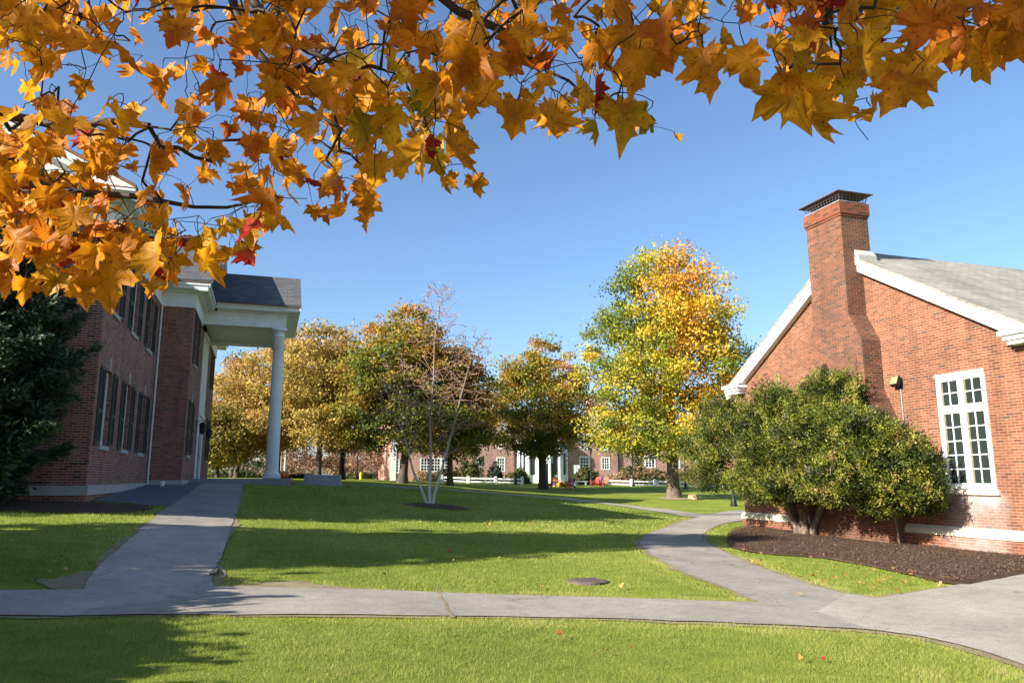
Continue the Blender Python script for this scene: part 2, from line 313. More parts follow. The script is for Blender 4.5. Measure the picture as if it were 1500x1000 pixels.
# ---------------------------------------------------------------- mesh building
class MB:
    def __init__(s): s.v = []; s.f = []
    def face(s, pts):
        i = len(s.v); s.v += [tuple(map(float, p)) for p in pts]; s.f.append(tuple(range(i, i+len(pts)))); return s
    def box(s, x0, x1, y0, y1, z0, z1):
        i = len(s.v); s.v += [(x, y, z) for z in (z0, z1) for y in (y0, y1) for x in (x0, x1)]
        s.f += [tuple(i+k for k in q) for q in ((0, 2, 3, 1), (4, 5, 7, 6), (0, 1, 5, 4), (2, 6, 7, 3), (0, 4, 6, 2), (1, 3, 7, 5))]; return s
    def hexa(s, c):              # eight corners: four of one end, four of the other, same order
        i = len(s.v); s.v += [tuple(map(float, p)) for p in c]
        s.f += [tuple(i+k for k in q) for q in ((0, 3, 2, 1), (4, 5, 6, 7), (0, 1, 5, 4), (1, 2, 6, 5), (2, 3, 7, 6), (3, 0, 4, 7))]; return s
    def prism(s, poly, off):     # planar polygon swept by a vector
        n = len(poly); a = [tuple(map(float, p)) for p in poly]; b = [tuple(p[k]+off[k] for k in range(3)) for p in a]
        i = len(s.v); s.v += a+b
        s.f.append(tuple(i+k for k in range(n))); s.f.append(tuple(i+n+k for k in reversed(range(n))))
        for k in range(n): s.f.append((i+(k+1) % n, i+k, i+n+k, i+n+(k+1) % n))
        return s
    def tube(s, pts, rad, n=8, cap=True):
        pts = [Vector(p) for p in pts]; m = len(pts)
        if not hasattr(rad, '__len__'): rad = [rad]*m
        rings = []; ref = None
        for k in range(m):
            t = (pts[min(k+1, m-1)]-pts[max(k-1, 0)]); t = t.normalized() if t.length > 1e-9 else Vector((0, 0, 1))
            if ref is None: ref = t.orthogonal().normalized()
            ref = (ref-t*ref.dot(t)); ref = ref.normalized() if ref.length > 1e-6 else t.orthogonal().normalized()
            q = t.cross(ref); i = len(s.v)
            for a in range(n):
                w = 2*math.pi*a/n; p = pts[k]+(ref*math.cos(w)+q*math.sin(w))*rad[k]; s.v.append(tuple(p))
            rings.append(i)
        for a, b in zip(rings, rings[1:]):
            for k in range(n): s.f.append((a+k, a+(k+1) % n, b+(k+1) % n, b+k))
        if cap:
            s.f.append(tuple(rings[0]+k for k in reversed(range(n)))); s.f.append(tuple(rings[-1]+k for k in range(n)))
        return s
    def lathe(s, prof, c=(0, 0, 0), n=20, fn=None):
        rings = []
        for r, z in prof:
            i = len(s.v)
            for k in range(n):
                w = 2*math.pi*k/n; rr = r*(fn(w) if fn else 1)
                s.v.append((c[0]+rr*math.cos(w), c[1]+rr*math.sin(w), c[2]+z))
            rings.append(i)
        for a, b in zip(rings, rings[1:]):
            for k in range(n): s.f.append((a+k, a+(k+1) % n, b+(k+1) % n, b+k))
        s.f.append(tuple(rings[0]+k for k in reversed(range(n)))); s.f.append(tuple(rings[-1]+k for k in range(n)))
        return s

def root_of(o):
    while o.parent: o = o.parent
    return o
def finish(name, me, material, parent, smooth=False):
    if material: me.materials.append(material)
    if smooth: me.polygons.foreach_set('use_smooth', [True]*len(me.polygons))
    o = bpy.data.objects.new(name, me); COL.objects.link(o)
    if parent: o.parent = parent
    return o
def obj(name, mb, material, parent=None, local=False, smooth=False, at=None):
    off = (0, 0, 0)
    if parent and not local: off = tuple(root_of(parent).location)
    if at is not None: off = (0, 0, 0)
    me = bpy.data.meshes.new(name)
    vs = [(a-off[0], b-off[1], c-off[2]) for a, b, c in mb.v]
    me.from_pydata(vs, [], mb.f); me.update()
    uv = me.uv_layers.new(name="UVMap")
    va = np.array(mb.v, dtype=float)
    lv = np.empty(len(me.loops), dtype=np.int32); me.loops.foreach_get('vertex_index', lv)
    nn = np.empty(len(me.polygons)*3, dtype=np.float32); me.polygons.foreach_get('normal', nn); nn = nn.reshape(-1, 3)
    lt = np.empty(len(me.polygons), dtype=np.int32); me.polygons.foreach_get('loop_total', lt)
    ln = np.repeat(nn, lt, axis=0); P = va[lv]
    flat = np.abs(ln[:, 2]) > .97
    ux = np.where(flat, 1, -ln[:, 1]); uy = np.where(flat, 0, ln[:, 0]); h = np.hypot(ux, uy)+1e-9; ux /= h; uy /= h
    # keep u running the same way on opposite faces
    sg = np.where(np.abs(ux) > np.abs(uy), np.sign(ux), np.sign(uy)); ux *= sg; uy *= sg
    vx = ln[:, 1]*0-ln[:, 2]*uy; vy = ln[:, 2]*ux; vz = ln[:, 0]*uy-ln[:, 1]*ux
    vz_s = np.where(vz < 0, -1, 1); vx *= vz_s; vy *= vz_s; vz = np.abs(vz)
    vx = np.where(flat, 0, vx); vy = np.where(flat, 1, vy); vz = np.where(flat, 0, vz)
    u = P[:, 0]*ux+P[:, 1]*uy; v = P[:, 0]*vx+P[:, 1]*vy+P[:, 2]*vz
    uv.data.foreach_set('uv', np.stack([u, v], 1).astype(np.float32).ravel())
    o = finish(name, me, material, parent, smooth)
    if at is not None: o.location = at
    return o
def parts(name, mb, material, parent):
    """one object per separate piece of the shape"""
    n = len(mb.v); up = list(range(n))
    def find(a):
        while up[a] != a: up[a] = up[up[a]]; a = up[a]
        return a
    for f in mb.f:
        for k in f[1:]: up[find(k)] = find(f[0])
    isl = {}
    for k in range(n): isl.setdefault(find(k), []).append(k)
    bb = [(np.min([mb.v[k] for k in v], 0)-.012, np.max([mb.v[k] for k in v], 0)+.012, v) for v in isl.values()]
    gid = list(range(len(bb))); ch_ = True
    while ch_:
        ch_ = False
        for i in range(len(bb)):
            for j in range(i):
                if gid[i] != gid[j] and np.all(bb[i][0] <= bb[j][1]) and np.all(bb[j][0] <= bb[i][1]):
                    a, b = gid[i], gid[j]; gid = [b if q == a else q for q in gid]; ch_ = True
    out = []
    for q in sorted(set(gid)):
        vs = [k for i in range(len(bb)) if gid[i] == q for k in bb[i][2]]; mp2 = {k: i for i, k in enumerate(vs)}; m2 = MB()
        m2.v = [mb.v[k] for k in vs]; m2.f = [tuple(mp2[k] for k in f) for f in mb.f if f[0] in mp2]; out.append(obj(name, m2, material, parent))
    return out
def tag(o, label, cat, group=None):
    o['label'] = label; o['category'] = cat
    if group: o['group'] = group
    return o
def thing(name, label, cat, loc, group=None, rz=0):
    o = bpy.data.objects.new(name, None); COL.objects.link(o); o.location = loc; o.rotation_euler = (0, 0, rz); o.empty_display_size = .3
    return tag(o, label, cat, group)
def kind(o, k): o['kind'] = k; return o
def dup(o, parent=None):
    c = o.copy(); COL.objects.link(c)
    if parent: c.parent = parent
    for ch in [x for x in COL.objects if x.parent == o]: dup(ch, c)
    return c

def np_mesh(name, verts, faces, material, parent=None, tint=None, off=(0, 0, 0), smooth=False):
    verts = np.asarray(verts, np.float32)-np.asarray(off, np.float32); faces = np.asarray(faces, np.int32)
    me = bpy.data.meshes.new(name); k = faces.shape[1]
    me.vertices.add(len(verts)); me.vertices.foreach_set('co', verts.ravel())
    me.loops.add(faces.size); me.loops.foreach_set('vertex_index', faces.ravel())
    me.polygons.add(len(faces)); me.polygons.foreach_set('loop_start', np.arange(0, faces.size, k, dtype=np.int32))
    me.polygons.foreach_set('loop_total', np.full(len(faces), k, np.int32))
    me.update(calc_edges=True)
    if tint is not None:
        a = me.attributes.new("tint", 'FLOAT', 'POINT'); a.data.foreach_set('value', np.asarray(tint, np.float32))
    return finish(name, me, material, parent, smooth)

# ---------------------------------------------------------------- ground
def axis(parts):
    out = []
    for a, b, s in parts: out += list(np.arange(a, b, s))
    return np.array(out+[parts[-1][1]])
ax = axis([(-900, -60, 60), (-60, -14, 2), (-14, 26, .4), (26, 70, 1.5), (70, 900, 60)])
ay = axis([(-300, -20, 40), (-20, 2, 2), (2, 48, .4), (48, 110, 1.0), (110, 140, 5), (140, 1400, 70)])
XX, YY = np.meshgrid(ax, ay, indexing='ij'); ZZ = ZA(XX, YY)
V = np.stack([XX, YY, ZZ], -1).reshape(-1, 3); ny = len(ay)
I, J = np.meshgrid(np.arange(len(ax)-1), np.arange(ny-1), indexing='ij'); a = (I*ny+J).ravel()
lawn = np_mesh("lawn", V, np.stack([a, a+ny, a+ny+1, a+1], 1), M['lawn'], smooth=True); kind(lawn, 'structure')

def densify(pts, step=.35, jit=0, seed=0):
    out = []; n = len(pts)
    for k in range(n):                                      # Catmull-Rom through the outline
        p0, p1, p2, p3 = [np.array(pts[(k+q) % n][:2]) for q in (-1, 0, 1, 2)]
        m = max(1, int(np.linalg.norm(p2-p1)/step))
        sharp = len(pts[k]) > 3 or len(pts[(k+1) % n]) > 3
        for q in range(m):
            t = q/m
            if sharp: p = p1+(p2-p1)*t
            else: p = .5*((2*p1)+(-p0+p2)*t+(2*p0-5*p1+4*p2-p3)*t*t+(-p0+3*p1-3*p2+p3)*t**3)
            out.append(p)
    out = np.array(out)
    if jit:
        for k in range(len(out)):
            v = Vector((out[k][0]*1.7+seed, out[k][1]*1.7, seed)); w = noise.noise_vector(v)+.6*noise.noise_vector(v*4)
            out[k] += np.array([w.x, w.y])*jit
    return out
def inside(poly, X, Y):
    poly = np.asarray(poly); r = np.zeros(X.shape, bool); j = len(poly)-1
    for i in range(len(poly)):
        xi, yi = poly[i]; xj, yj = poly[j]
        if yi != yj:
            c = ((yi > Y) != (yj > Y)) & (X < (xj-xi)*(Y-yi)/(yj-yi)+xi); r ^= c
        j = i
    return r
def sheet(name, poly, lift, material, grid=.45, crown=0):
    poly = np.asarray(poly); x0, y0 = poly.min(0); x1, y1 = poly.max(0)
    X, Y = np.meshgrid(np.arange(x0, x1, grid), np.arange(y0, y1, grid)); X = X.ravel(); Y = Y.ravel()
    k = inside(poly, X, Y); pts = [Vector(p) for p in poly]+[Vector((a, b)) for a, b in zip(X[k], Y[k])]
    n = len(poly)
    vs, es, fs, *_ = delaunay_2d_cdt(pts, [], [list(range(n))], 1, 1e-4)
    va = np.array([(v.x, v.y) for v in vs]); z = ZA(va[:, 0], va[:, 1])+lift
    if crown:
        for i, (px_, py_) in enumerate(va):
            d = np.min(np.hypot(poly[:, 0]-px_, poly[:, 1]-py_)); z[i] += crown*min(1, d/.6)+.02*noise.noise(Vector((px_*2, py_*2, 0)))*min(1, d)
    me = bpy.data.meshes.new(name); me.from_pydata([(a_, b_, c_) for (a_, b_), c_ in zip(va, z)], [], [tuple(f) for f in fs]); me.update()
    for p in me.polygons:
        if p.normal.z < 0: p.flip()
    o = finish(name, me, material, None, True); return kind(o, 'structure')
def pxpoly(pts): return [tuple(G(*p[:2])[:2])+((0, 0) if len(p) > 2 else ()) for p in pts]
PATHS = {}
pa = pxpoly([(-260, 868), (0, 867), (160, 865), (310, 862), (480, 864), (640, 869), (900, 877), (1110, 884), (1200, 883), (1290, 877), (1400, 858), (1500, 838), (1640, 812, 1),
             (1640, 1030, 1), (1500, 977), (1400, 946), (1290, 926), (1100, 916), (900, 908), (650, 904), (300, 902), (0, 904), (-260, 905)])
pb = pxpoly([(118, 876, 1), (135, 838), (165, 812), (200, 782), (240, 748), (272, 726), (300, 706, 1), (356, 706, 1), (350, 735), (342, 765), (330, 800), (319, 830), (308, 852), (322, 876, 1)])
pc = pxpoly([(1128, 890, 1), (1065, 862), (1000, 837), (950, 808), (938, 794), (958, 779), (1000, 764), (1050, 752), (1100, 747), (1180, 744, 1), (1180, 757, 1), (1090, 762), (1050, 770), (1031, 781), (1030, 792), (1060, 809), (1120, 835), (1200, 862), (1285, 879), (1300, 890, 1)])
def ribbon(pts, w):
    p = [np.array(q) for q in pts]; L = []; Rr = []
    for k in range(len(p)):
        t = p[min(k+1, len(p)-1)]-p[max(k-1, 0)]; t = t/np.linalg.norm(t); n = np.array([-t[1], t[0]])*w/2; L.append(p[k]+n); Rr.append(p[k]-n)
    f = lambda q, e: (q[0], q[1], 0, 0) if e else (q[0], q[1])
    m = len(p)-1
    return [f(q, k in (0, m)) for k, q in enumerate(L)]+[f(q, k in (0, m)) for k, q in reversed(list(enumerate(Rr)))]
pd_ = ribbon([(1.0, 38.9), (4.5, 41.0), (9, 43.6), (13, 44.6), (15.7, 43.4), (17.4, 40.5), (18.2, 36), (18.1, 31.5), (17.6, 28.5)], 1.9)
pe = ribbon([(25, 91), (37, 90.5), (43, 86), (45.5, 78), (48, 70), (54, 64.5), (62, 61)], 3.2)
PATHS = {k: densify(p, .3, .045, i*3.1) for i, (k, p) in enumerate(dict(front_path=pa, side_path=pb, curved_path=pc, lawn_path=pd_, far_path=pe).items())}
for i, (k, p) in enumerate(PATHS.items()): sheet(k, p, 0.026-.002*i, M['asphalt'])
def grow(poly, lo, hi, seed):
    poly = np.asarray(poly); n = len(poly); out = []
    area = .5*np.sum(poly[:, 0]*np.roll(poly[:, 1], -1)-np.roll(poly[:, 0], -1)*poly[:, 1]); sg = 1 if area > 0 else -1
    for k in range(n):
        t = poly[(k+1) % n]-poly[k-1]; L = np.hypot(*t)+1e-9; nrm = np.array([t[1], -t[0]])/L*sg
        w = noise.noise(Vector((poly[k][0]*.5+seed, poly[k][1]*.5, 0)))*.6+noise.noise(Vector((poly[k][0]*2.5+seed, poly[k][1]*2.5, 3)))*.4
        out.append(poly[k]+nrm*(lo+(hi-lo)*max(0, min(1, .5+.9*w))))
    return np.array(out)
EDGES = {}
for i, k in enumerate(('front_path', 'side_path', 'curved_path')):
    EDGES[k] = grow(PATHS[k], -.06, (.22, .2, .3)[i], i*5.7)
    sheet("path_edge_soil", EDGES[k], .012+.002*i, M['dirt'])
worn = densify(pxpoly([(70, 864), (60, 852), (100, 846), (140, 832), (175, 828), (170, 850), (150, 866)]), .12, .14, 9)
EDGES['worn_ground'] = worn; sheet("worn_ground", worn, .017, M['dirt'])
worn2 = densify(pxpoly([(330, 864), (400, 852), (480, 857), (520, 866), (420, 870)]), .12, .16, 4)
EDGES['worn_ground_2'] = worn2; sheet("worn_ground", worn2, .018, M['dirt'])
mulch = densify(pxpoly([(1095, 771, 1), (1076, 777), (1066, 788), (1073, 803), (1120, 812), (1200, 818), (1300, 836), (1395, 857), (1440, 853), (1500, 842), (1640, 814, 1)])+[(17.2, 11.0, 0, 0), (17.2, 23.4, 0, 0)], .3, .05, 2)
sheet("mulch_bed", mulch, .03, M['mulch'], .3, .06)
gravel = densify([(-4.45, 22, 0, 0)]+pxpoly([(122, 733, 1), (170, 736), (248, 741), (272, 725), (301, 706, 1)])+[(-3.0, 35.2, 0, 0), (-4.45, 33.5, 0, 0)], .3, .04, 1)
sheet("gravel_strip", gravel, .02, M['gravel'])
dark_strip = densify(pxpoly([(-120, 732, 1), (124, 735, 1), (172, 738), (222, 742), (205, 750), (120, 752), (0, 749), (-120, 748, 1)]), .25, .1, 12); sheet("dark_ground", dark_strip, .02, M['mulch'], .3, .03)  # dark brown sheet laid along the ground before the end wall
bx_, by_, bz_ = at_d(628, 27.5)
ring = np.array([(bx_+.35+1.25*math.cos(t)*(1+.08*math.sin(3*t)), by_+.9*math.sin(t)) for t in np.linspace(0, 2*math.pi, 40, endpoint=False)])
sheet("birch_mulch", ring, .02, M['mulch'], .2, .1)
ox_, oy_, oz_ = at_d(988, 52)
oring = np.array([(ox_+.25+1.5*math.cos(t)*(1+.12*math.sin(3*t+1)), oy_+1.3*math.sin(t)) for t in np.linspace(0, 2*math.pi, 40, endpoint=False)])
sheet("oak_soil_ring", oring, .02, M['dirt'], .25, .12)
ck0 = G(641, 867)[:2]; ck1 = G(652, 885)[:2]; ck2 = G(664, 906)[:2]
crack = densify(ribbon([ck0, ck1, ck2], .045), .08, .04, 6); sheet("path_crack", crack, .029, M['dirt'], .2)
NOGRASS = [p for p in PATHS.values()]+[mulch, gravel, ring, oring, dark_strip]

# terrace before the portico
tz = 1.68
mb = MB().box(-3.4, 1.05, 35.0, 44, 1.0, tz); kind(obj("terrace", mb, M['concrete']), 'structure')

# ---------------------------------------------------------------- walls with openings
def wall_y(mb, x, y0, y1, z0, z1, holes, depth, sx):        # wall in plane X=x, outward side sx
    ys = sorted({y0, y1, *[h[0] for h in holes], *[h[1] for h in holes]}); zs = sorted({z0, z1, *[h[2] for h in holes], *[h[3] for h in holes]})
    for ya, yb in zip(ys, ys[1:]):
        for za, zb in zip(zs, zs[1:]):
            cy, cz = (ya+yb)/2, (za+zb)/2
            if any(h[0] < cy < h[1] and h[2] < cz < h[3] for h in holes): continue
            q = [(x, ya, za), (x, yb, za), (x, yb, zb), (x, ya, zb)]; mb.face(q if sx > 0 else q[::-1])
    xi = x-sx*depth
    for a, b, c, d in holes:
        for q in (((x, a, c), (xi, a, c), (xi, a, d), (x, a, d)), ((x, b, c), (x, b, d), (xi, b, d), (xi, b, c)),
                  ((x, a, d), (xi, a, d), (xi, b, d), (x, b, d)), ((x, a, c), (x, b, c), (xi, b, c), (xi, a, c))):
            mb.face(q if sx > 0 else q[::-1])
def wall_x(mb, y, x0, x1, z0, z1, holes, depth):            # wall in plane Y=y facing -Y
    xs = sorted({x0, x1, *[h[0] for h in holes], *[h[1] for h in holes]}); zs = sorted({z0, z1, *[h[2] for h in holes], *[h[3] for h in holes]})
    for xa, xb in zip(xs, xs[1:]):
        for za, zb in zip(zs, zs[1:]):
            cx, cz = (xa+xb)/2, (za+zb)/2
            if any(h[0] < cx < h[1] and h[2] < cz < h[3] for h in holes): continue
            mb.face([(xa, y, za), (xb, y, za), (xb, y, zb), (xa, y, zb)])
    yi = y+depth
    for a, b, c, d in holes:
        for q in (((a, y, c), (a, y, d), (a, yi, d), (a, yi, c)), ((b, y, c), (b, yi, c), (b, yi, d), (b, y, d)),
                  ((a, y, d), (b, y, d), (b, yi, d), (a, yi, d)), ((a, y, c), (a, yi, c), (b, yi, c), (b, y, c))): mb.face(q)
def sash_y(x, sx, y0, y1, z0, z1, cols, rws, fw, mw, t, parent, rail=True, glass=M['glass']):
    """window in plane X=x: frame with glazing bars and its pane"""
    fr = MB(); xa, xb = sorted((x, x-sx*t)); xp_ = x-sx*t*.85
    fr.box(xa, xb, y0, y0+fw, z0, z1); fr.box(xa, xb, y1-fw, y1, z0, z1); fr.box(xa, xb, y0+fw, y1-fw, z0, z0+fw); fr.box(xa, xb, y0+fw, y1-fw, z1-fw, z1)
    m0, m1 = xp_-.02, xp_+.03
    for k in range(1, cols):
        yy = y0+fw+(y1-y0-2*fw)*k/cols; fr.box(m0, m1, yy-mw/2, yy+mw/2, z0+fw, z1-fw)
    for k in range(1, rws):
        zz = z0+fw+(z1-z0-2*fw)*k/rws; w = mw*(2.2 if rail and k*2 == rws else 1); fr.box(m0+.003, m1-.003, y0+fw, y1-fw, zz-w/2, zz+w/2)
    f = obj("frame", fr, M['white'], parent)
    xp = x-sx*t*.85
    q = [(xp, y0+fw*.5, z0+fw*.5), (xp, y1-fw*.5, z0+fw*.5), (xp, y1-fw*.5, z1-fw*.5), (xp, y0+fw*.5, z1-fw*.5)]
    obj("pane", MB().prism(q if sx > 0 else q[::-1], (-sx*.006, 0, 0)), glass, parent); return f
def sash_x(y, x0, x1, z0, z1, cols, rws, fw, mw, t, parent, glass):
    fr = MB(); fr.box(x0, x0+fw, y, y+t, z0, z1); fr.box(x1-fw, x1, y, y+t, z0, z1); fr.box(x0+fw, x1-fw, y, y+t, z0, z0+fw); fr.box(x0+fw, x1-fw, y, y+t, z1-fw, z1)
    for k in range(1, cols):
        xx = x0+fw+(x1-x0-2*fw)*k/cols; fr.box(xx-mw/2, xx+mw/2, y+.01, y+t-.01, z0+fw, z1-fw)
    for k in range(1, rws):
        zz = z0+fw+(z1-z0-2*fw)*k/rws; w = mw*(1.8 if k*2 == rws else 1); fr.box(x0+fw, x1-fw, y+.013, y+t-.013, zz-w/2, zz+w/2)
    obj("frame", fr, M['white'], parent)
    obj("pane", MB().box(x0+fw*.5, x1-fw*.5, y+t*.6, y+t*.6+.006, z0+fw*.5, z1-fw*.5), glass, parent)

# ---------------------------------------------------------------- left hall
HL = thing("brick_hall", "two storey dark red brick hall with white columned portico and green shutters", "building", (-10, 28, 1.2))
XM, XB, Y0, Y1, Y2, Y3 = -4.36, -3.13, 22.0, 32.24, 46.0, 46.4
win_main = [24.35-.575, 27.0-.575, 29.65-.575]
win_main = [23.42-.57+.1, 26.65-.57+.1, 29.95-.57+.1]
H_main = []
for y in win_main: H_main += [(y, y+1.15, 2.58, 4.66), (y, y+1.15, 6.32, 8.25)]
H_main2 = []
bay_w = [(33.55, 34.7, 2.62, 4.82), (33.55, 34.7, 6.38, 8.45), (43.5, 44.65, 2.62, 4.82), (43.5, 44.65, 6.38, 8.45)]
door_h = [(37.55, 40.5, tz, 8.3)]
wb = MB()
ZB = .6
wall_x(wb, Y0, -20, XM, ZB, 8.5, [], .3)
wall_y(wb, XM, Y0, Y1, ZB, 8.5, H_main, .34, 1)
wall_x(wb, Y1, XM, XB, ZB, 8.5, [], .3)
wall_y(wb, XB, Y1, Y2, ZB, 8.5, bay_w+door_h, .34, 1)
wb.face([(XM, Y2, ZB), (XM, Y2, 8.5), (XB, Y2, 8.5), (XB, Y2, ZB)])
wall_y(wb, XM, Y2, Y3, ZB, 8.5, H_main2, .14, 1)
wb.face([(-20, Y3, ZB), (-20, Y3, 8.5), (XM, Y3, 8.5), (XM, Y3, ZB)]); wb.face([(-20, Y0, ZB), (-20, Y0, 8.5), (-20, Y3, 8.5), (-20, Y3, ZB)])
obj("wall", wb, M['brick_left'], HL)
# water table: pale stone band
st = MB(); st.box(-20.03, XM+.05, Y0-.05, Y0-.003, 1.27, 1.52); st.box(XM+.003, XM+.05, Y0-.003, Y1-.05, 1.27, 1.52)
st.box(XM+.003, XB+.05, Y1-.05, Y1-.003, 1.42, 1.62); st.box(XB+.003, XB+.05, Y1-.003, 34.9, 1.42, 1.62)
parts("stone_band", st, M['stone_grey'], HL)
# inner lining so nothing shows through the openings
li = MB(); li.face([(XM-.6, Y0+.4, ZB), (XM-.6, Y3-.4, ZB), (XM-.6, Y3-.4, 8.5), (XM-.6, Y0+.4, 8.5)]); obj("inner_wall", li, M['black'], HL)
def hall_window(x, h):
    w = obj("window", MB().box(x-.345, x-.33, h[0]-.05, h[1]+.05, h[2]-.05, h[3]+.05), M['black'], HL)
    sash_y(x-.12, 1, h[0], h[1], h[2], h[3], 3, 4, .085, .028, .2, w)
    obj("sill", MB().box(x-.12, x+.06, h[0]-.06, h[1]+.06, h[2]-.12, h[2]+.003), M['stone_grey'], w)
    if h[2] < 5:
        ym = (h[0]+h[1])/2; kb = MB().prism([(x+.002, ym-.07, h[3]), (x+.002, ym+.07, h[3]), (x+.002, ym+.11, h[3]+.36), (x+.002, ym-.11, h[3]+.36)], (.025, 0, 0)); obj("keystone", kb, M['stone_grey'], w)
def shutter(x, y0, y1, z0, z1):
    s = MB(); s.box(x+.004, x+.05, y0, y0+.06, z0, z1); s.box(x+.004, x+.05, y1-.06, y1, z0, z1)
    for a_, b_ in ((z0, z0+.09), (z1-.09, z1), ((z0+z1)/2-.2, (z0+z1)/2-.1)): s.box(x+.004, x+.05, y0+.06, y1-.06, a_, b_)
    z = z0+.1
    while z < z1-.12:
        s.hexa([(x+.012, y0+.06, z), (x+.012, y1-.06, z), (x+.012, y1-.06, z+.012), (x+.012, y0+.06, z+.012), (x+.04, y0+.06, z-.02), (x+.04, y1-.06, z-.02), (x+.04, y1-.06, z-.008), (x+.04, y0+.06, z-.008)]); z += .045
    s.box(x+.004, x+.01, y0+.05, y1-.05, z0+.05, z1-.05)
    obj("shutter", s, M['shutter'], HL)
for h in H_main+H_main2:
    hall_window(XM, h); shutter(XM, h[0]-.62, h[0]-.03, h[2], h[3]); shutter(XM, h[1]+.03, h[1]+.62, h[2], h[3])
for h in bay_w:
    hall_window(XB, h); shutter(XB, h[0]-.62, h[0]-.03, h[2], h[3]); shutter(XB, h[1]+.03, h[1]+.62, h[2], h[3])
# frieze and cornice (white)
fz = MB()
fz.box(-20.1, XM+.06, Y0-.06, Y0+.1, 8.45, 9.05); fz.box(XM-.1, XM+.06, Y0+.1, Y1-.06, 8.45, 9.05)
fz.box(XM+.06, XB+.06, Y1-.06, Y1+.1, 8.45, 9.05); fz.box(XB-.1, XB+.06, Y1+.1, 36.2, 8.45, 9.05); fz.box(XB-.1, XB+.06, 42, Y2, 8.45, 9.05)
parts("frieze", fz, M['white'], HL)
def cornice(mb, x0, x1, y0, y1, steps, sx=0, sy=0):   # stacked mouldings projecting outward
    for (pr, a_, b_) in steps: mb.box(x0-(pr if sx < 0 else 0), x1+(pr if sx > 0 else 0), y0-(pr if sy < 0 else 0), y1+(pr if sy > 0 else 0), a_, b_)
ST = [(.16, 9.05, 9.13), (.42, 9.13, 9.17), (.46, 9.17, 9.28), (.54, 9.28, 9.36)]
cn = MB()
for pr, a_, b_ in ST:
    cn.box(XM-.3, XM+.06+pr, Y0+.1, Y1-.06-pr, a_, b_)
    cn.box(-20, XM+.06+pr, Y0-.06-pr, Y0+.1, a_, b_)
    cn.box(XM-.3, XB+.06+pr, Y1-.06-pr, Y1+.25, a_, b_); cn.box(XB-.3, XB+.06+pr, Y1+.25, 35.9, a_, b_); cn.box(XB-.3, XB+.06+pr, 42.3, Y2+.2, a_, b_)
parts("cornice", cn, M['white'], HL)
cp = MB(); cp.box(XM+.3, XM+.62, Y0-.61, Y1-.62, 9.361, 9.385); cp.box(-20, XM+.3, Y0-.61, Y0-.4, 9.361, 9.385)
cp.box(XM+.4, XB+.62, Y1-.62, Y1-.35, 9.387, 9.41); parts("drip_edge", cp, M['copper'], HL)
# main roof, ridge along Y
ex, ez, rx_, rz_ = XM+.6, 9.40, -12.2, 13.4
rf = MB()
def slab(mb, q, t): mb.prism(q, (0, 0, t))
slab(rf, [(ex, Y0-.58, ez), (ex, Y3+.5, ez), (rx_, Y3+.5, rz_), (rx_, Y0-.58, rz_)], .09)
slab(rf, [(rx_, Y0-.58, rz_), (rx_, Y3+.5, rz_), (-20.6, Y3+.5, ez), (-20.6, Y0-.58, ez)], .09)
# bay gable roof, ridge along X
yb0, yb1, yr, zr = Y1-.58, Y2+.58, 39.1, 13.1
slab(rf, [(XB+.62, yb0, 9.42), (XB+.62, yr, zr), (-10, yr, zr), (-10, yb0, 9.42)], .09)
slab(rf, [(XB+.62, yr, zr), (XB+.62, yb1, 9.42), (-10, yb1, 9.42), (-10, yr, zr)], .09)
parts("roof", rf, M['shingle_left'], HL)
# pediments
pdm = MB(); pdm.prism([(-20.2, Y0+.02, 9.37), (XM+.2, Y0+.02, 9.37), (rx_, Y0+.02, rz_-.12)], (0, .1, 0))
pdm.prism([(XB+.02, yb0+.3, 9.4), (XB+.02, yb1-.3, 9.4), (XB+.02, yr, zr-.1)], (-.1, 0, 0)); parts("tympanum", pdm, M['white'], HL)
rk = MB()
def rake(mb, p, q, w, off):      # raking board below the line p-q
    mb.prism([p, q, (q[0], q[1], q[2]-w), (p[0], p[1], p[2]-w)], off)
rake(rk, (ex, Y0-.55, ez-.005), (rx_, Y0-.55, rz_-.005), .2, (0, .06, 0)); rake(rk, (ex, Y0-.48, ez-.2), (rx_, Y0-.48, rz_-.2), .16, (0, .5, 0))
rake(rk, (rx_, Y0-.55, rz_-.005), (-20.6, Y0-.55, ez-.005), .2, (0, .06, 0))
rake(rk, (XB+.60, yb0, 9.415), (XB+.60, yr, zr-.005), .2, (-.06, 0, 0)); rake(rk, (XB+.52, yb0, 9.22), (XB+.52, yr, zr-.2), .16, (-.52, 0, 0))
rake(rk, (XB+.60, yr, zr-.005), (XB+.60, yb1, 9.415), .2, (-.06, 0, 0)); rake(rk, (XB+.52, yr, zr-.2), (XB+.52, yb1, 9.22), .16, (-.52, 0, 0))
parts("rake_board", rk, M['white'], HL)
rc = MB(); rc.prism([(ex, Y0-.6, ez+.01), (rx_, Y0-.6, rz_+.01), (rx_, Y0-.6, rz_+.06), (ex, Y0-.6, ez+.06)], (0, .015, 0)); obj("drip_edge", rc, M['copper'], HL)
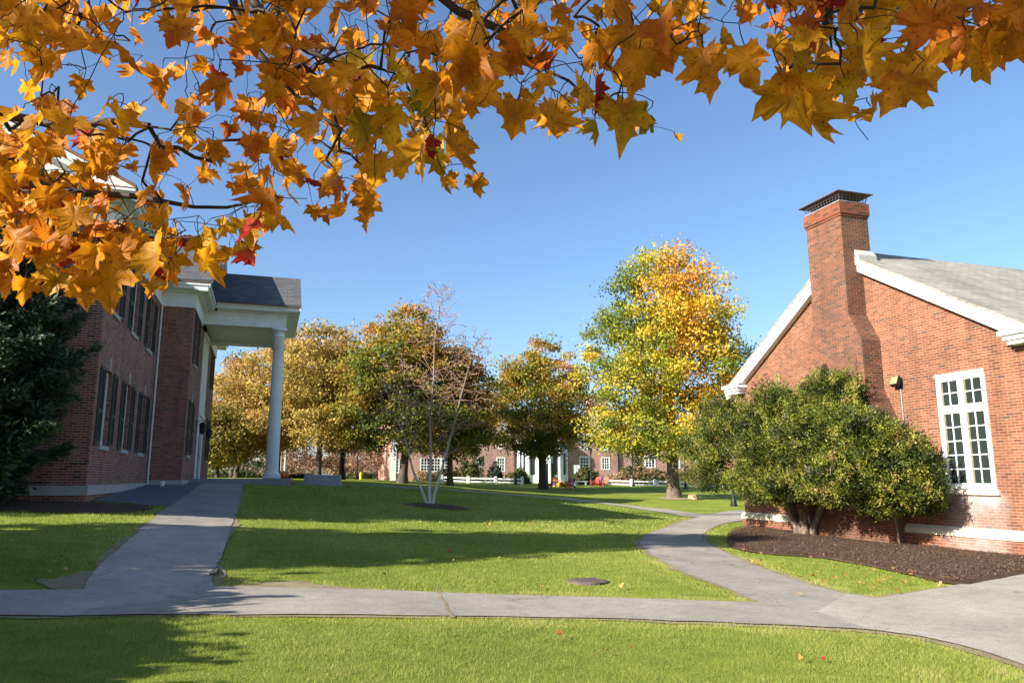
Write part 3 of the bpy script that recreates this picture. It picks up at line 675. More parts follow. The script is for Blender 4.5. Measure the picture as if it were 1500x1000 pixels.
# portico
pf = MB(); px1 = .52
for (o_, a_, b_) in ((0, 8.58, 9.08), (.03, 9.08, 9.2)):
    pf.box(XB+.06, px1+o_, 36.2-o_, 36.62, a_, b_); pf.box(XB+.06, px1+o_, 41.58, 42.0+o_, a_, b_); pf.box(px1-.42, px1+o_, 36.62, 41.58, a_, b_)
for pr, a_, b_ in [(.16, 9.2, 9.26), (.48, 9.26, 9.30), (.52, 9.30, 9.40), (.6, 9.40, 9.47)]:
    pf.box(XB+.62, px1+pr, 36.2-pr, 36.5, a_, b_); pf.box(XB+.62, px1+pr, 41.7, 42+pr, a_, b_); pf.box(px1-.3, px1+pr, 36.5, 41.7, a_, b_)
obj("portico_entablature", pf, M['white'], HL)
obj("portico_ceiling", MB().box(XB+.07, px1-.42, 36.62, 41.58, 8.70, 8.8), M['white_old'], HL)
pr_ = MB(); pe0, pe1 = 35.52, 42.68
slab(pr_, [(px1+.62, pe0, 9.49), (px1+.62, yr, 11.68), (-6, yr, 11.68), (-6, pe0, 9.49)], .08); slab(pr_, [(px1+.62, yr, 11.68), (px1+.62, pe1, 9.49), (-6, pe1, 9.49), (-6, yr, 11.68)], .08)
obj("portico_roof", pr_, M['shingle_left'], HL)
pt = MB(); pt.prism([(px1-.1, pe0+.4, 9.48), (px1-.1, pe1-.4, 9.48), (px1-.1, yr, 11.6)], (-.1, 0, 0))
rake(pt, (px1+.60, pe0, 9.485), (px1+.60, yr, 11.675), .18, (-.06, 0, 0)); rake(pt, (px1+.60, yr, 11.675), (px1+.60, pe1, 9.485), .18, (-.06, 0, 0))
rake(pt, (px1+.5, pe0+.1, 9.4), (px1+.5, yr, 11.48), .12, (-.55, 0, 0)); rake(pt, (px1+.5, yr, 11.48), (px1+.5, pe1-.1, 9.4), .12, (-.55, 0, 0))
obj("portico_pediment", pt, M['white'], HL)
pc_ = MB(); pc_.box(XB+.62, px1+.64, pe0-.03, pe0+.05, 9.472, 9.488); obj("drip_edge", pc_, M['copper'], HL)
for cy in (36.5, 41.7):
    c = MB(); cx = .24; c.box(cx-.39, cx+.39, cy-.39, cy+.39, tz, tz+.12)
    c.lathe([(.37, tz+.12), (.385, tz+.17), (.37, tz+.22), (.32, tz+.25), (.30, tz+.30), (.285, tz+.5), (.28, tz+2.4), (.265, tz+4.4), (.235, 8.18), (.26, 8.2), (.26, 8.235), (.235, 8.25), (.235, 8.36), (.27, 8.39), (.31, 8.46)], (cx, cy, 0), 32)
    c.box(cx-.34, cx+.34, cy-.34, cy+.34, 8.46, 8.577)
    o = obj("column", c, M['white'], HL); o.data.polygons.foreach_set('use_smooth', [len(p.vertices) == 4 and abs(p.normal.z) < .7 for p in o.data.polygons])
# door surround
ds = MB(); ds.box(XB-.12, XB+.04, 37.55, 38.2, tz, 8.3); ds.box(XB-.12, XB+.04, 39.85, 40.5, tz, 8.3); ds.box(XB-.1, XB+.03, 38.2, 39.85, 4.3, 8.3)
ds.box(XB-.1, XB+.1, 37.5, 40.55, 4.55, 4.7); ds.box(XB-.08, XB+.05, 38.3, 39.75, 4.9, 7.9); ds.box(XB-.12, XB+.12, 37.5, 40.55, 8.3, 8.44)
obj("door_surround", ds, M['white'], HL)
dr = obj("door", MB().box(XB-.12, XB-.06, 38.2, 39.85, tz, 4.1), M['door_green'], HL)
obj("handle", MB().tube([(XB-.02, 39.7, tz+.9), (XB-.02, 39.7, tz+1.2)], .015, 6), M['gold'], dr)
obj("transom", MB().box(XB-.1, XB-.05, 38.2, 39.85, 4.1, 4.3), M['glass'], HL)
for y in (36.85, 41.1):
    ln = MB(); ln.box(XB, XB+.04, y-.06, y+.06, 4.0, 4.25); ln.tube([(XB+.04, y, 4.2), (XB+.2, y, 4.28), (XB+.28, y, 4.2)], .014, 6)
    ln.lathe([(.05, 3.65), (.11, 3.72), (.14, 4.02), (.17, 4.04), (.06, 4.16), (.02, 4.2)], (XB+.28, y, 0), 6)
    lo = obj("wall_lantern", ln, M['black'], HL)
dp = MB(); dp.tube([(XM+.06, Y1-.08, 1.4), (XM+.06, Y1-.08, 8.45)], .035, 8); obj("downspout", dp, M['white_old'], HL)
vp = G(237, 712); tag(obj("vent_pipe", MB().lathe([(.09, 0), (.09, .1), (.11, .1), (.11, .16), (.06, .18)], (0, 0, 0), 14), M['white'], at=tuple(vp)), "short white capped pipe sticking out of the blue gravel", "pipe")

# ---------------------------------------------------------------- right hall
HR = thing("gabled_brick_hall", "sunlit red brick gable hall with tall white window and stepped chimney", "building", (20, 18, 0))
XR = 16.2; YA, YB = 12.35, 23.5; YC = 17.92; ZE = 4.95; ZRr = 8.45
WY0, WY1, WZ0, WZ1 = 13.58, 14.92, 1.45, 4.25
wr = MB(); wall_y(wr, XR, YA, YB, -.5, ZE, [(WY0, WY1, WZ0, WZ1)], .12, -1)
zs_ = lambda y: ZRr-.12-(abs(y-YC))*(ZRr-ZE)/5.6
wr.face([(XR, YB, ZE), (XR, YC, ZRr-.1), (XR, YA, ZE)])
wr.face([(XR, YB, -.5), (XR, YB, ZE), (40, YB, ZE), (40, YB, -.5)][::-1]); wr.face([(XR, YA, -.5), (40, YA, -.5), (40, YA, ZE), (XR, YA, ZE)])
wr.face([(40, YA, -.5), (40, YB, -.5), (40, YB, ZE), (40, YC, ZRr-.1), (40, YA, ZE)])
obj("wall", wr, M['brick_right'], HR)
# base courses step out under the stone band
bs = MB(); bs.box(XR-.07, XR-.002, YA-.07, YB+.07, -.5, .31); bs.box(XR, 40, YB+.002, YB+.07, -.5, .31); obj("brick_plinth", bs, M['brick_right'], HR)
sb = MB(); sb.prism([(XR-.003, YA-.09, .31), (XR-.1, YA-.09, .31), (XR-.1, YA-.09, .44), (XR-.003, YA-.09, .53)], (0, YB-YA+.18, 0)); sb.box(XR, 40, YB+.003, YB+.1, .312, .5); obj("stone_band", sb, M['stone'], HR)
# roof
rr = MB(); e = .14; xo = XR-.28
slab(rr, [(xo, YC, ZRr), (xo, YA-.55, ZRr-(YC-YA+.55)*.6), (40.4, YA-.55, ZRr-(YC-YA+.55)*.6), (40.4, YC, ZRr)], .07)
slab(rr, [(xo, YB+.5, ZRr-(YB+.5-YC)*.6), (xo, YC, ZRr), (40.4, YC, ZRr), (40.4, YB+.5, ZRr-(YB+.5-YC)*.6)], .07)
obj("roof", rr, M['shingle_right'], HR)
rb = MB(); s6 = .6
for (ya, yb) in ((YA-.53, YC), (YC, YB+.48)):
    za, zb = ZRr-abs(ya-YC)*s6, ZRr-abs(yb-YC)*s6
    rake(rb, (xo+.02, ya, za-.004), (xo+.02, yb, zb-.004), .15, (.06, 0, 0))
    rake(rb, (xo+.07, ya, za-.15), (xo+.07, yb, zb-.15), .21, (.2, 0, 0))
parts("rake_board", rb, M['white'], HR)
def ret(mb, ya, yb):      # boxed cornice return with stepped mouldings
    zt = 4.98
    for (g, a_, b_) in ((.0, -.30, -.20), (.06, -.20, -.09), (.13, -.09, 0)):
        mb.box(XR-.30-g, XR+.3, ya-g, yb+g, zt+a_, zt+b_)
    mb.prism([(XR-.43, ya-.13, zt), (XR-.43, yb+.13, zt), (XR, yb+.13, zt+.14), (XR, ya-.13, zt+.14)], (0, 0, .012))
cr = MB(); ret(cr, YB-.4, YB+.3); obj("cornice_return", cr, M['white'], HR)
cr = MB(); ret(cr, YA-.43, YA+.3); obj("cornice_return", cr, M['white'], HR)
gt = MB(); gt.box(XR-.2, 40, YB+.05, YB+.5, 4.72, 4.95); obj("eave_board", gt, M['white'], HR)
gt = MB(); gt.box(XR+.32, 40, YA-.5, YA-.05, 4.70, 4.93); obj("eave_board", gt, M['white'], HR)
# tall casement window
wn = obj("window", MB().box(XR+.105, XR+.118, WY0-.02, WY1+.02, WZ0-.02, WZ1+.02), M['black'], HR)
fr = MB(); xf0, xf1 = XR-.03, XR+.05; ym = (WY0+WY1)/2; tzr = WZ0+1.86
fr.box(xf0, xf1, WY0-.02, WY0+.07, WZ0, WZ1+.02); fr.box(xf0, xf1, WY1-.07, WY1+.02, WZ0, WZ1+.02); fr.box(xf0, xf1, WY0+.07, WY1-.07, WZ0, WZ0+.1)
fr.box(xf0, xf1, WY0+.07, WY1-.07, WZ1-.13, WZ1+.02); fr.box(xf0+.003, xf1, WY0+.07, WY1-.07, tzr, tzr+.15); fr.box(xf0+.006, xf1, ym-.06, ym+.06, WZ0+.1, WZ1-.13)
fr.box(xf0-.03, xf0-.002, WY0-.04, WY1+.04, WZ1-.02, WZ1+.03)
obj("frame", fr, M['white'], wn)
for (a_, b_) in ((WY0+.07, ym-.06), (ym+.06, WY1-.07)):
    for (za, zb, rws) in ((WZ0+.1, tzr, 5), (tzr+.15, WZ1-.13, 2)):
        sh = MB(); x0, x1 = XR-.012, XR+.03
        f2 = .026
        sh.box(x0, x1, a_, a_+f2, za, zb); sh.box(x0, x1, b_-f2, b_, za, zb); sh.box(x0, x1, a_+f2, b_-f2, za, za+f2); sh.box(x0, x1, a_+f2, b_-f2, zb-f2, zb)
        sh.box(x0+.006, x1-.006, (a_+b_)/2-.013, (a_+b_)/2+.013, za+f2, zb-f2)
        for k in range(1, rws):
            zz = za+f2+(zb-za-2*f2)*k/rws; sh.box(x0+.008, x1-.008, a_+f2, b_-f2, zz-.012, zz+.012)
        o = obj("sash", sh, M['white'], wn)
        obj("pane", MB().box(XR+.012, XR+.018, a_+.02, b_-.02, za+.02, zb-.02), M['glass'], wn)
        obj("reflection_strip", MB().box(XR+.009, XR+.0115, b_-f2-.045, b_-f2-.012, za+f2, zb-f2), M['reflection_strip'], wn)  # thin strip painting a brown edge reflection over the opaque pane
obj("sill", MB().box(XR-.07, XR+.05, WY0-.1, WY1+.1, WZ0-.14, WZ0-.003), M['stone'], wn)
# chimney with two pairs of weathered shoulders
CF = 15.55; ch = MB(); y_ = [(17.08, 18.55), (16.66, 18.88), (16.3, 19.3)]
def chim(z0, z1, a0, a1, x1):     # tapering stage from width a0 (bottom) to a1 (top)
    ch.hexa([(CF, a0[0], z0), (x1, a0[0], z0), (x1, a0[1], z0), (CF, a0[1], z0), (CF, a1[0], z1), (x1, a1[0], z1), (x1, a1[1], z1), (CF, a1[1], z1)])
chim(-.4, 3.3, y_[2], y_[2], XR+.2); chim(3.3, 4.1, y_[2], y_[1], XR+.2); chim(4.1, 5.5, y_[1], y_[1], XR+.2); chim(5.5, 6.3, y_[1], y_[0], XR+.2); chim(6.3, 9.25, y_[0], y_[0], 16.53)
co = obj("chimney", ch, M['brick_chimney'], HR)
cb = MB(); cb.box(CF-.025, 16.555, 17.055, 18.575, 9.25, 9.32); cb.box(CF-.05, 16.58, 17.03, 18.6, 9.32, 9.68); obj("corbel", cb, M['brick_cap'], co)
cf = MB(); cf.box(CF-.0, 16.53, 17.08, 18.55, 9.68, 9.73); obj("crown", cf, M['grey_metal'], co)
cm = MB()
for k in range(13):
    t = k/12; y = 17.1+t*1.43; s = .12*(t-.5)
    cm.tube([(CF+.02, y, 9.73), (CF-.06, y+s, 9.97)], .006, 4, False); cm.tube([(16.5, y, 9.73), (16.58, y+s, 9.97)], .006, 4, False)
for k in range(9):
    t = k/8; x = CF+.02+t*.95
    cm.tube([(x, 17.1, 9.73), (x+.1*(t-.5), 17.02, 9.97)], .006, 4, False); cm.tube([(x, 18.53, 9.73), (x+.1*(t-.5), 18.6, 9.97)], .006, 4, False)
for z, o_ in ((9.8, .03), (9.88, .055)):
    q = [(CF-o_+.02, 17.1-o_, z), (16.5+o_, 17.1-o_, z), (16.5+o_, 18.53+o_, z), (CF-o_+.02, 18.53+o_, z), (CF-o_+.02, 17.1-o_, z)]
    cm.tube(q, .005, 4, False)
obj("cap_cage", cm, M['mesh'], co)
ck = MB(); ck.hexa([(CF-.14, 16.95, 9.97), (16.67, 16.95, 9.97), (16.67, 18.68, 9.97), (CF-.14, 18.68, 9.97), (CF+.25, 17.4, 10.09), (16.3, 17.4, 10.09), (16.3, 18.2, 10.09), (CF+.25, 18.2, 10.09)])
ck.box(CF-.15, 16.68, 16.94, 18.69, 9.945, 9.969); obj("cap", ck, M['rust'], co)
fl = MB(); fl.hexa([(15.95, 16.93, 7.84), (16.6, 16.93, 7.84), (16.6, 17.078, 7.95), (15.95, 17.078, 7.95), (15.95, 16.93, 8.06), (16.6, 16.93, 8.06), (16.6, 17.078, 8.24), (15.95, 17.078, 8.24)]); obj("flashing", fl, M['lead'], HR)
# dormer beyond the ridge
dmx = 25.75; dm = MB(); dm.prism([(dmx-.8, 17.2, 8.0), (dmx+.8, 17.2, 8.0), (dmx+.8, 17.2, 8.75), (dmx, 17.2, 9.4), (dmx-.8, 17.2, 8.75)], (0, 1.2, 0)); obj("roof_cupola", dm, M['white'], HR)
# flood light on its conduit
fdl = thing("flood_light", "small square floodlight on a grey conduit up the brick wall", "light", (XR, 16.1, 4.2))
f = MB(); f.tube([(XR-.02, 16.08, 1.2), (XR-.02, 16.08, 4.1)], .014, 6); obj("conduit", f, M['grey_metal'], fdl)
f = MB(); f.box(XR-.06, XR-.003, 16.02, 16.14, 4.08, 4.2); f.hexa([(XR-.24, 15.98, 4.17), (XR-.24, 16.24, 4.17), (XR-.14, 16.24, 4.42), (XR-.14, 15.98, 4.42), (XR-.14, 15.98, 4.12), (XR-.14, 16.24, 4.12), (XR-.06, 16.24, 4.36), (XR-.06, 15.98, 4.36)]); obj("housing", f, M['black'], fdl)
f = MB(); f.prism([(XR-.236, 16.0, 4.20), (XR-.236, 16.22, 4.20), (XR-.152, 16.22, 4.40), (XR-.152, 16.0, 4.40)], (-.008, 0, .003)); obj("lens", f, M['gold'], fdl)

# ---------------------------------------------------------------- far hall
YF = 84.0; FZ = 1.2
HF = thing("long_brick_hall", "long low pinkish brick hall with white bowed entrance across the green", "building", (30, 90, FZ))
def fx(px): return YF*math.tan(math.atan((px-750)/1123.0)+YAW)
def fzz(px, py): d = ray(px, py); return EYE+d[2]*YF/d[1]
WF = []
for p0, p1, ya, yb in ((576, 585, 672, 693), (615, 661, 670, 691), (697, 706, 670, 691), (727, 740, 669, 691), (849, 864, 668, 690), (881, 894, 669, 688), (925, 938, 667, 685), (945, 961, 667, 685), (985, 997, 667, 686), (1020, 1032, 667, 686)):
    WF.append((fx(p0), fx(p1), fzz(p0, yb), fzz(p0, ya)))
UF = [(a_+.2, b_-.2, 5.0, 6.7) for a_, b_, c_, d_ in WF if b_-a_ < 2.5]
FX0, FX1, FXD0, FXD1 = fx(573), fx(1140), fx(756), fx(831)
fw = MB(); wall_x(fw, YF, FX0, FX1, FZ-.6, 7.0, [w for w in WF]+UF, .15)
fw.face([(FX0, YF, FZ-.6), (FX0, YF, 7), (FX0, YF+11, 7), (FX0, YF+11, FZ-.6)]); fw.face([(FX1, YF, FZ-.6), (FX1, YF+11, FZ-.6), (FX1, YF+11, 7), (FX1, YF, 7)])
fw.face([(FX0, YF, 7), (FX0, YF+11, 7), (FX0, YF+5.5, 9.6)]); fw.face([(FX1, YF, 7), (FX1, YF+5.5, 9.6), (FX1, YF+11, 7)]); fw.face([(FX0, YF+11, FZ-.6), (FX0, YF+11, 7), (FX1, YF+11, 7), (FX1, YF+11, FZ-.6)])
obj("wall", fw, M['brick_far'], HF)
fr_ = MB(); slab(fr_, [(FX0-.4, YF-.5, 7.05), (FX1+.4, YF-.5, 7.05), (FX1+.4, YF+5.5, 9.75), (FX0-.4, YF+5.5, 9.75)], .12); slab(fr_, [(FX0-.4, YF+5.5, 9.75), (FX1+.4, YF+5.5, 9.75), (FX1+.4, YF+11.5, 7.05), (FX0-.4, YF+11.5, 7.05)], .12)
rfo = obj("roof", fr_, M['shingle_far'], HF)
for p0, p1, top in ((868, 892, 12.1), (608, 626, 11.2), (655, 683, 10.6)):
    c = MB(); q_ = (YF+4.6)/YF; c.box(fx(p0)*q_, fx(p1)*q_, YF+4.6, YF+6.4, 8.6, top-.3); c.box(fx(p0)*q_-.12, fx(p1)*q_+.12, YF+4.5, YF+6.5, top-.3, top); obj("chimney", c, M['brick_far'], rfo)
fc = MB(); fc.box(FX0-.35, FX1+.35, YF-.42, YF-.003, 6.62, 7.04); obj("cornice", fc, M['white'], HF)
cq = MB(); cq.box(FX0-.06, FX0+.5, YF-.06, YF-.002, FZ-.3, 6.6); obj("corner_board", cq, M['white_old'], HF)
for k, w in enumerate(WF+UF):
    wo = obj("window", MB().box(w[0]-.03, w[1]+.03, YF+.13, YF+.145, w[2]-.03, w[3]+.03), M['black'], HF)
    wide = w[1]-w[0] > 2.5
    if wide:
        third = (w[1]-w[0])/3
        for q in range(3): sash_x(YF-.03, w[0]+q*third, w[0]+(q+1)*third, w[2], w[3], 3, 4, .13, .05, .1, wo, M['glass_far'])
    else: sash_x(YF-.03, w[0], w[1], w[2], w[3], 3, 4, .14, .05, .1, wo, M['glass_far'])
# white bowed entrance bay
en = MB(); xc = (FXD0+FXD1)/2; hw = (FXD1-FXD0)/2; FT = 5.7
bay = [(FXD0, YF), (FXD0+.9, YF-.9), (xc-1.0, YF-1.15), (xc+1.0, YF-1.15), (FXD1-.9, YF-.9), (FXD1, YF)]
en.prism([(a_, b_, FZ-.3) for a_, b_ in bay], (0, 0, FT-FZ+.3)); en.prism([(xc+(a_-xc)*1.06, YF+(b_-YF)*1.25, FT) for a_, b_ in bay], (0, 0, .35))
eno = obj("entrance_bay", en, M['white'], HF)
for (p0, p1), cols in (((763, 768), 1), ((773, 779), 1), ((805, 811), 1), ((820, 825), 1)):
    xa, xb = fx(p0), fx(p1); xm = (xa+xb)/2
    yy = min(YF-.3, np.interp(xm, [b_[0] for b_ in bay], [b_[1] for b_ in bay]))-.06
    o = MB(); o.box(xa, xb, yy, yy+.03, FZ+.9, 4.6); wq = obj("sidelight", o, M['glass_far'], eno)
for p in (760, 770, 783, 800, 815, 829):
    xm = fx(p); yy = np.interp(xm, [b_[0] for b_ in bay], [b_[1] for b_ in bay])-.12
    obj("pilaster", MB().lathe([(.2, FZ-.2), (.2, FZ+.1), (.15, FZ+.15), (.14, FT-.35), (.2, FT-.25), (.2, FT-.002)], (xm, yy, 0), 12), M['white'], eno)
xm = fx(801); obj("door", MB().box(xm-.5, xm+.5, YF-1.24, YF-1.18, FZ, FZ+2.2), M['door_green'], eno)
for p in (754, 831, 906): obj("downspout", MB().tube([(fx(p), YF-.1, FZ-.3), (fx(p), YF-.1, 6.6)], .09, 6), M['black'], HF)
sg = at_y(845, 79); sgn = thing("notice_sign", "pair of pale notice panels on a post before the far brick hall", "sign", sg)
obj("post", MB().box(-.05, .05, -.04, .04, 0, 1.1), M['paper'], sgn, local=True)
obj("panel", MB().box(-.36, -.02, -.06, -.041, 1.1, 2.05), M['paper'], sgn, local=True); obj("panel", MB().box(.02, .36, -.06, -.041, 1.1, 2.05), M['paper'], sgn, local=True)

# ---------------------------------------------------------------- trees
def skeleton(trunk, targets, bias=.25, jit=.12, mids=2, up=.0, pr=None):
    """connect every target to the nearest branch; returns nodes, parents"""
    rr = pr or random
    N = [Vector(p) for p in trunk]; par = [-1]+list(range(len(trunk)-1)); pl = [0]
    for k in range(1, len(N)): pl.append(pl[-1]+(N[k]-N[k-1]).length*.35)
    lo = max(1, len(trunk)//3)
    ts = sorted([Vector(t) for t in targets], key=lambda t: min((t-n).length for n in N[lo:]))
    arr = np.array([tuple(n) for n in N]); pla = np.array(pl); ok = np.zeros(len(N), bool); ok[lo:] = True
    leafid = []
    for t in ts:
        d = np.linalg.norm(arr-np.array(t), axis=1)+bias*pla+np.maximum(0, arr[:, 2]-t.z)*up+np.where(ok, 0, 1e6)
        k = int(np.argmin(d)); p = Vector(arr[k]); L = (t-p).length; prev = k
        for q in range(1, mids+1):
            f = q/(mids+1); m = p.lerp(t, f)+Vector((rr.gauss(0, 1), rr.gauss(0, 1), rr.gauss(0, 1)+.6))*jit*L*math.sin(math.pi*f)*.6
            arr = np.vstack([arr, m]); par.append(prev); pla = np.append(pla, pla[prev]+L/(mids+1)); ok = np.append(ok, True); prev = len(arr)-1
        arr = np.vstack([arr, t]); par.append(prev); pla = np.append(pla, pla[prev]+L/(mids+1)); ok = np.append(ok, True); leafid.append(len(arr)-1)
    return arr, par, leafid
def branch_mesh(arr, par, r0, rmin, skip=0, sides=5, power=.5):
    n = len(arr); cnt = np.zeros(n); kids = np.zeros(n, int)
    for k in range(1, n): kids[par[k]] += 1
    cnt[kids == 0] = 1
    for k in range(n-1, 0, -1): cnt[par[k]] += cnt[k]
    rad = np.maximum(rmin, r0*(cnt/max(1, cnt[0]))**power); mb = MB()
    for k in range(max(1, skip), n):
        p, c = Vector(arr[par[k]]), Vector(arr[k]); mb.tube([p, c], [min(rad[par[k]], rad[k]*1.35), rad[k]], sides, False)
    return mb, rad
def leaf_quads(P, size, nrm=None, aspect=.6, flat=.5, seed=0):
    """folded leaf-shaped quads; returns verts, faces"""
    g = np.random.default_rng(seed); n = len(P)
    d = g.normal(size=(n, 3)); d /= np.linalg.norm(d, axis=1)[:, None]
    m = g.normal(size=(n, 3)); m[:, 2] += flat*2
    if nrm is not None: m += nrm*flat*2
    m -= d*np.sum(m*d, 1)[:, None]; m /= np.linalg.norm(m, axis=1)[:, None]+1e-9
    s = np.cross(d, m); L = (size*(.7+.6*g.random(n)))[:, None] if np.ndim(size) else (size*(.7+.6*g.random(n)))[:, None]
    a = P-d*L*.5; b = P+s*L*aspect*.5+m*L*.12; c = P+d*L*.5; e = P-s*L*aspect*.5+m*L*.12
    V = np.stack([a, b, c, e], 1).reshape(-1, 3); F = np.arange(4*n).reshape(n, 4)
    return V, F
def fbm(P, s, seed):
    return np.array([noise.noise(Vector((p[0]*s+seed, p[1]*s-seed, p[2]*s+seed*.5))) for p in P])
def crown_points(n, prof, rx=1., ry=1., seed=0, shell=.55, lump=.25):
    """clump centres in a crown: prof = [(z, radius)], biased towards the shell"""
    g = np.random.default_rng(seed); zs = np.array([p[0] for p in prof]); rs = np.array([p[1] for p in prof]); out = []
    wz = np.linspace(zs[0], zs[-1], 200); w = np.interp(wz, zs, rs)**1.4+.02; w /= w.sum()
    while len(out) < n:
        z = g.choice(wz, p=w)+g.normal(0, .05); a = g.random()*2*math.pi
        R_ = np.interp(z, zs, rs)*(1+lump*noise.noise(Vector((math.cos(a)*1.3+seed, math.sin(a)*1.3, z*.45)))*2)
        f = g.random()**shell
        out.append((R_*f*math.cos(a)*rx, R_*f*math.sin(a)*ry, z))
    return np.array(out)
def tree(name, label, cat, base, trunk_h, r0, prof, ncl, per, lsize, crad, lmat, bmat, tintf, seed=0, group=None, lean=(0, 0), rx=1., ry=1., lump=.25, shell=.55, flat=.5, top=None, fork=False):
    t = thing(name, label, cat, base, group); rr = random.Random(seed); g = np.random.default_rng(seed+1)
    C = crown_points(ncl, prof, rx, ry, seed, shell, lump)
    ztop = top or prof[-1][0]*.8
    tr = []
    for k in range(9):
        f = k/8; z = ztop*f
        tr.append((lean[0]*f+.25*r0*math.sin(2.2*f+seed), lean[1]*f+.25*r0*math.cos(3*f+seed), z))
    arr, par, _ = skeleton(tr, C, .18, .15, 2, .5, rr)
    bm, rad = branch_mesh(arr, par, r0*1.0, .012, skip=9)
    tk = MB(); pts = []; rd = []
    for k in range(17):
        f = k/16; q = f*8; i = min(7, int(q)); p = Vector(tr[i]).lerp(Vector(tr[i+1]), q-i); pts.append(p)
        rd.append(r0*((1-f)**.8*.95+.06)*(1+.42*math.exp(-p.z/(r0*.9))))
    pts.insert(0, Vector((0, 0, -.3))); rd.insert(0, rd[0]*1.15)
    tk.tube(pts, rd, 14)
    obj("trunk", tk, bmat, t, local=True, smooth=True)
    obj("branches", bm, bmat, t, local=True, smooth=True)
    n = ncl*per; idx = np.repeat(np.arange(ncl), per)
    off = g.normal(size=(n, 3))*np.array([1, 1, .5]); L = np.linalg.norm(off, axis=1)[:, None]; off = off/L*np.minimum(L, 1.9)*crad*.62
    off *= (.5+1.0*g.random(ncl))[idx][:, None]
    P = C[idx]+off
    nr = off/(np.linalg.norm(off, axis=1)[:, None]+1e-6)
    V, F = leaf_quads(P, np.full(n, lsize), nr, .75, flat, seed)
    tn = tintf(C, P, idx, g)
    np_mesh("crown", V, F, lmat, t, np.repeat(np.clip(tn, 0, 1), 4)); return t

# big oak, green to gold with an orange flank
def oak_tint(C, P, idx, g):
    c = .43+.42*fbm(C, .22, 3.3)+.17*g.normal(size=len(C))
    right = RT[0]*C[:, 0]+RT[1]*C[:, 1]; band = np.exp(-((right-.3-.04*(C[:, 2]-9))/1.25)**2)*np.clip((C[:, 2]-4)/3, .4, 1)
    toward = -(FWD[0]*C[:, 0]+FWD[1]*C[:, 1]); c += band*.42*np.clip(toward*.3+.7, 0, 1)
    c += np.clip(right-2.5, 0, 3)*.06-np.clip(-right-1, 0, 4)*.02
    c -= np.clip(5-C[:, 2], 0, 3)*.05
    return c[idx]+.07*g.normal(size=len(P))
s52 = 52/1123
oak_prof = [(2.9, 1.5), (3.3, 5.2), (4.2, 6.3), (5.2, 5.7), (6.4, 5.3), (8.5, 5.6), (10.5, 5.4), (12.5, 4.7), (14.5, 3.9), (16.2, 2.9), (17.2, 1.6), (17.8, .3)]
tree("oak_tree", "tall oak turning green to gold with an orange flank, beside the gabled hall", "tree", (ox_, oy_, oz_), 3.2, .42, oak_prof, 520, 170, .175, .95, M['leaf_oak'], M['bark'], oak_tint, 11, lump=.16, shell=.5)
def mtint(mid, sp, topw=.0, ztop=12):
    def f(C, P, idx, g):
        c = mid+.8*sp*fbm(C, .3, 1.7)+.15*g.normal(size=len(C))+topw*(C[:, 2]/ztop-.5)
        return c[idx]+.08*g.normal(size=len(P))
    return f
def dome(h, r, z0):
    return [(z0, r*.35), (z0+.08*h, r*.85), (z0+.25*h, r), (z0+.45*h, r*.97), (z0+.65*h, r*.8), (z0+.82*h, r*.55), (z0+.94*h, r*.28), (z0+h, r*.05)]
# (label, px, depth, height, radius, crown base, mat, tint, clusters, seed)
maples = [
    ("broad green maple with rust top behind the birch clump", 588, 55, 12.9, 5.4, 2.2, 'leaf_maple_far', mtint(.43, .5, .42, 12), 330, 21, .32, (.9, 0)),
    ("round orange and green maple before the bowed white entrance", 795, 66, 13.3, 4.8, 2.9, 'leaf_maple_far', mtint(.49, .5, .35, 13), 300, 22, .38, (0, 0)),
    ("dim russet maple half hidden behind the green maple, right side", 660, 57, 10.4, 3.9, 2.3, 'leaf_maple_far', mtint(.48, .5, .4, 11), 220, 23, .24, (0, 0)),
]
for lb, px, d, h, r, z0, mt, tf, nc, sd, r0, ln in maples:
    tree("maple_tree", lb, "tree", at_d(px, d), z0, r0, dome(h-z0, r, z0), int(nc*1.05), 135, .20, .82, M[mt], M['bark_dark'], tf, sd, lean=ln, lump=.22)
golds = [
    ("golden tree with dark trunk between the white column and the green maple", 466, 56, 11.8, 4.6, 2.4, .23, 31, .52),
    ("golden tree standing right behind the white portico column", 405, 60, 12.0, 4.5, 2.4, .22, 32, .6),
    ("amber tree at the left, next to the hall's far corner", 345, 60, 9.6, 4.0, 1.9, .21, 33, .72),
    ("pale thinning golden tree top behind the dark trunked golden tree", 500, 66, 13.2, 4.3, 2.6, .24, 34, .7),
    ("low dark golden tree tucked under the portico edge", 318, 55, 5.2, 2.4, 1.0, .14, 35, .15),
]
for lb, px, d, h, r, z0, r0, sd, md in golds:
    tree("golden_tree", lb, "tree", at_d(px, d), z0, r0, dome(h-z0, r, z0), 220, 115, .19, .82, M['leaf_yellow'], M['bark_dark'], mtint(md, .55), sd, lump=.3, shell=.6)
russets = [(552, 92, 5.6, 3.6, 41), (505, 98, 6.0, 3.8, 42), (575, 110, 7.5, 4, 43), (425, 95, 5.5, 4, 44)]
RL = ["small russet tree with thin pinkish leaves left of the far hall", "thin russet tree behind the dark trunk of the golden tree", "hazy russet tree at the far hall's left corner", "russet tree low behind the granite block and pumpkins"]
for (px, d, h, r, sd), lb in zip(russets, RL):
    tree("russet_tree", lb, "tree", at_d(px, d), 1, .16, dome(h-1, r, 1.0), 120, 26, .26, .9, M['leaf_pink'], M['bark_dark'], mtint(.5, .5), sd, lump=.3, flat=.3)
tree("spruce_tree", "pale spruce poking out left of the amber tree", "tree", at_d(338, 78), 1, .2, [(1, 3.6), (4, 3.2), (8, 2.4), (11, 1.2), (14.2, .1)], 130, 40, .3, .8, M['leaf_ever'], M['bark_dark'], lambda C, P, i, g: .8+.2*g.normal(size=len(P)), 51, lump=.4)
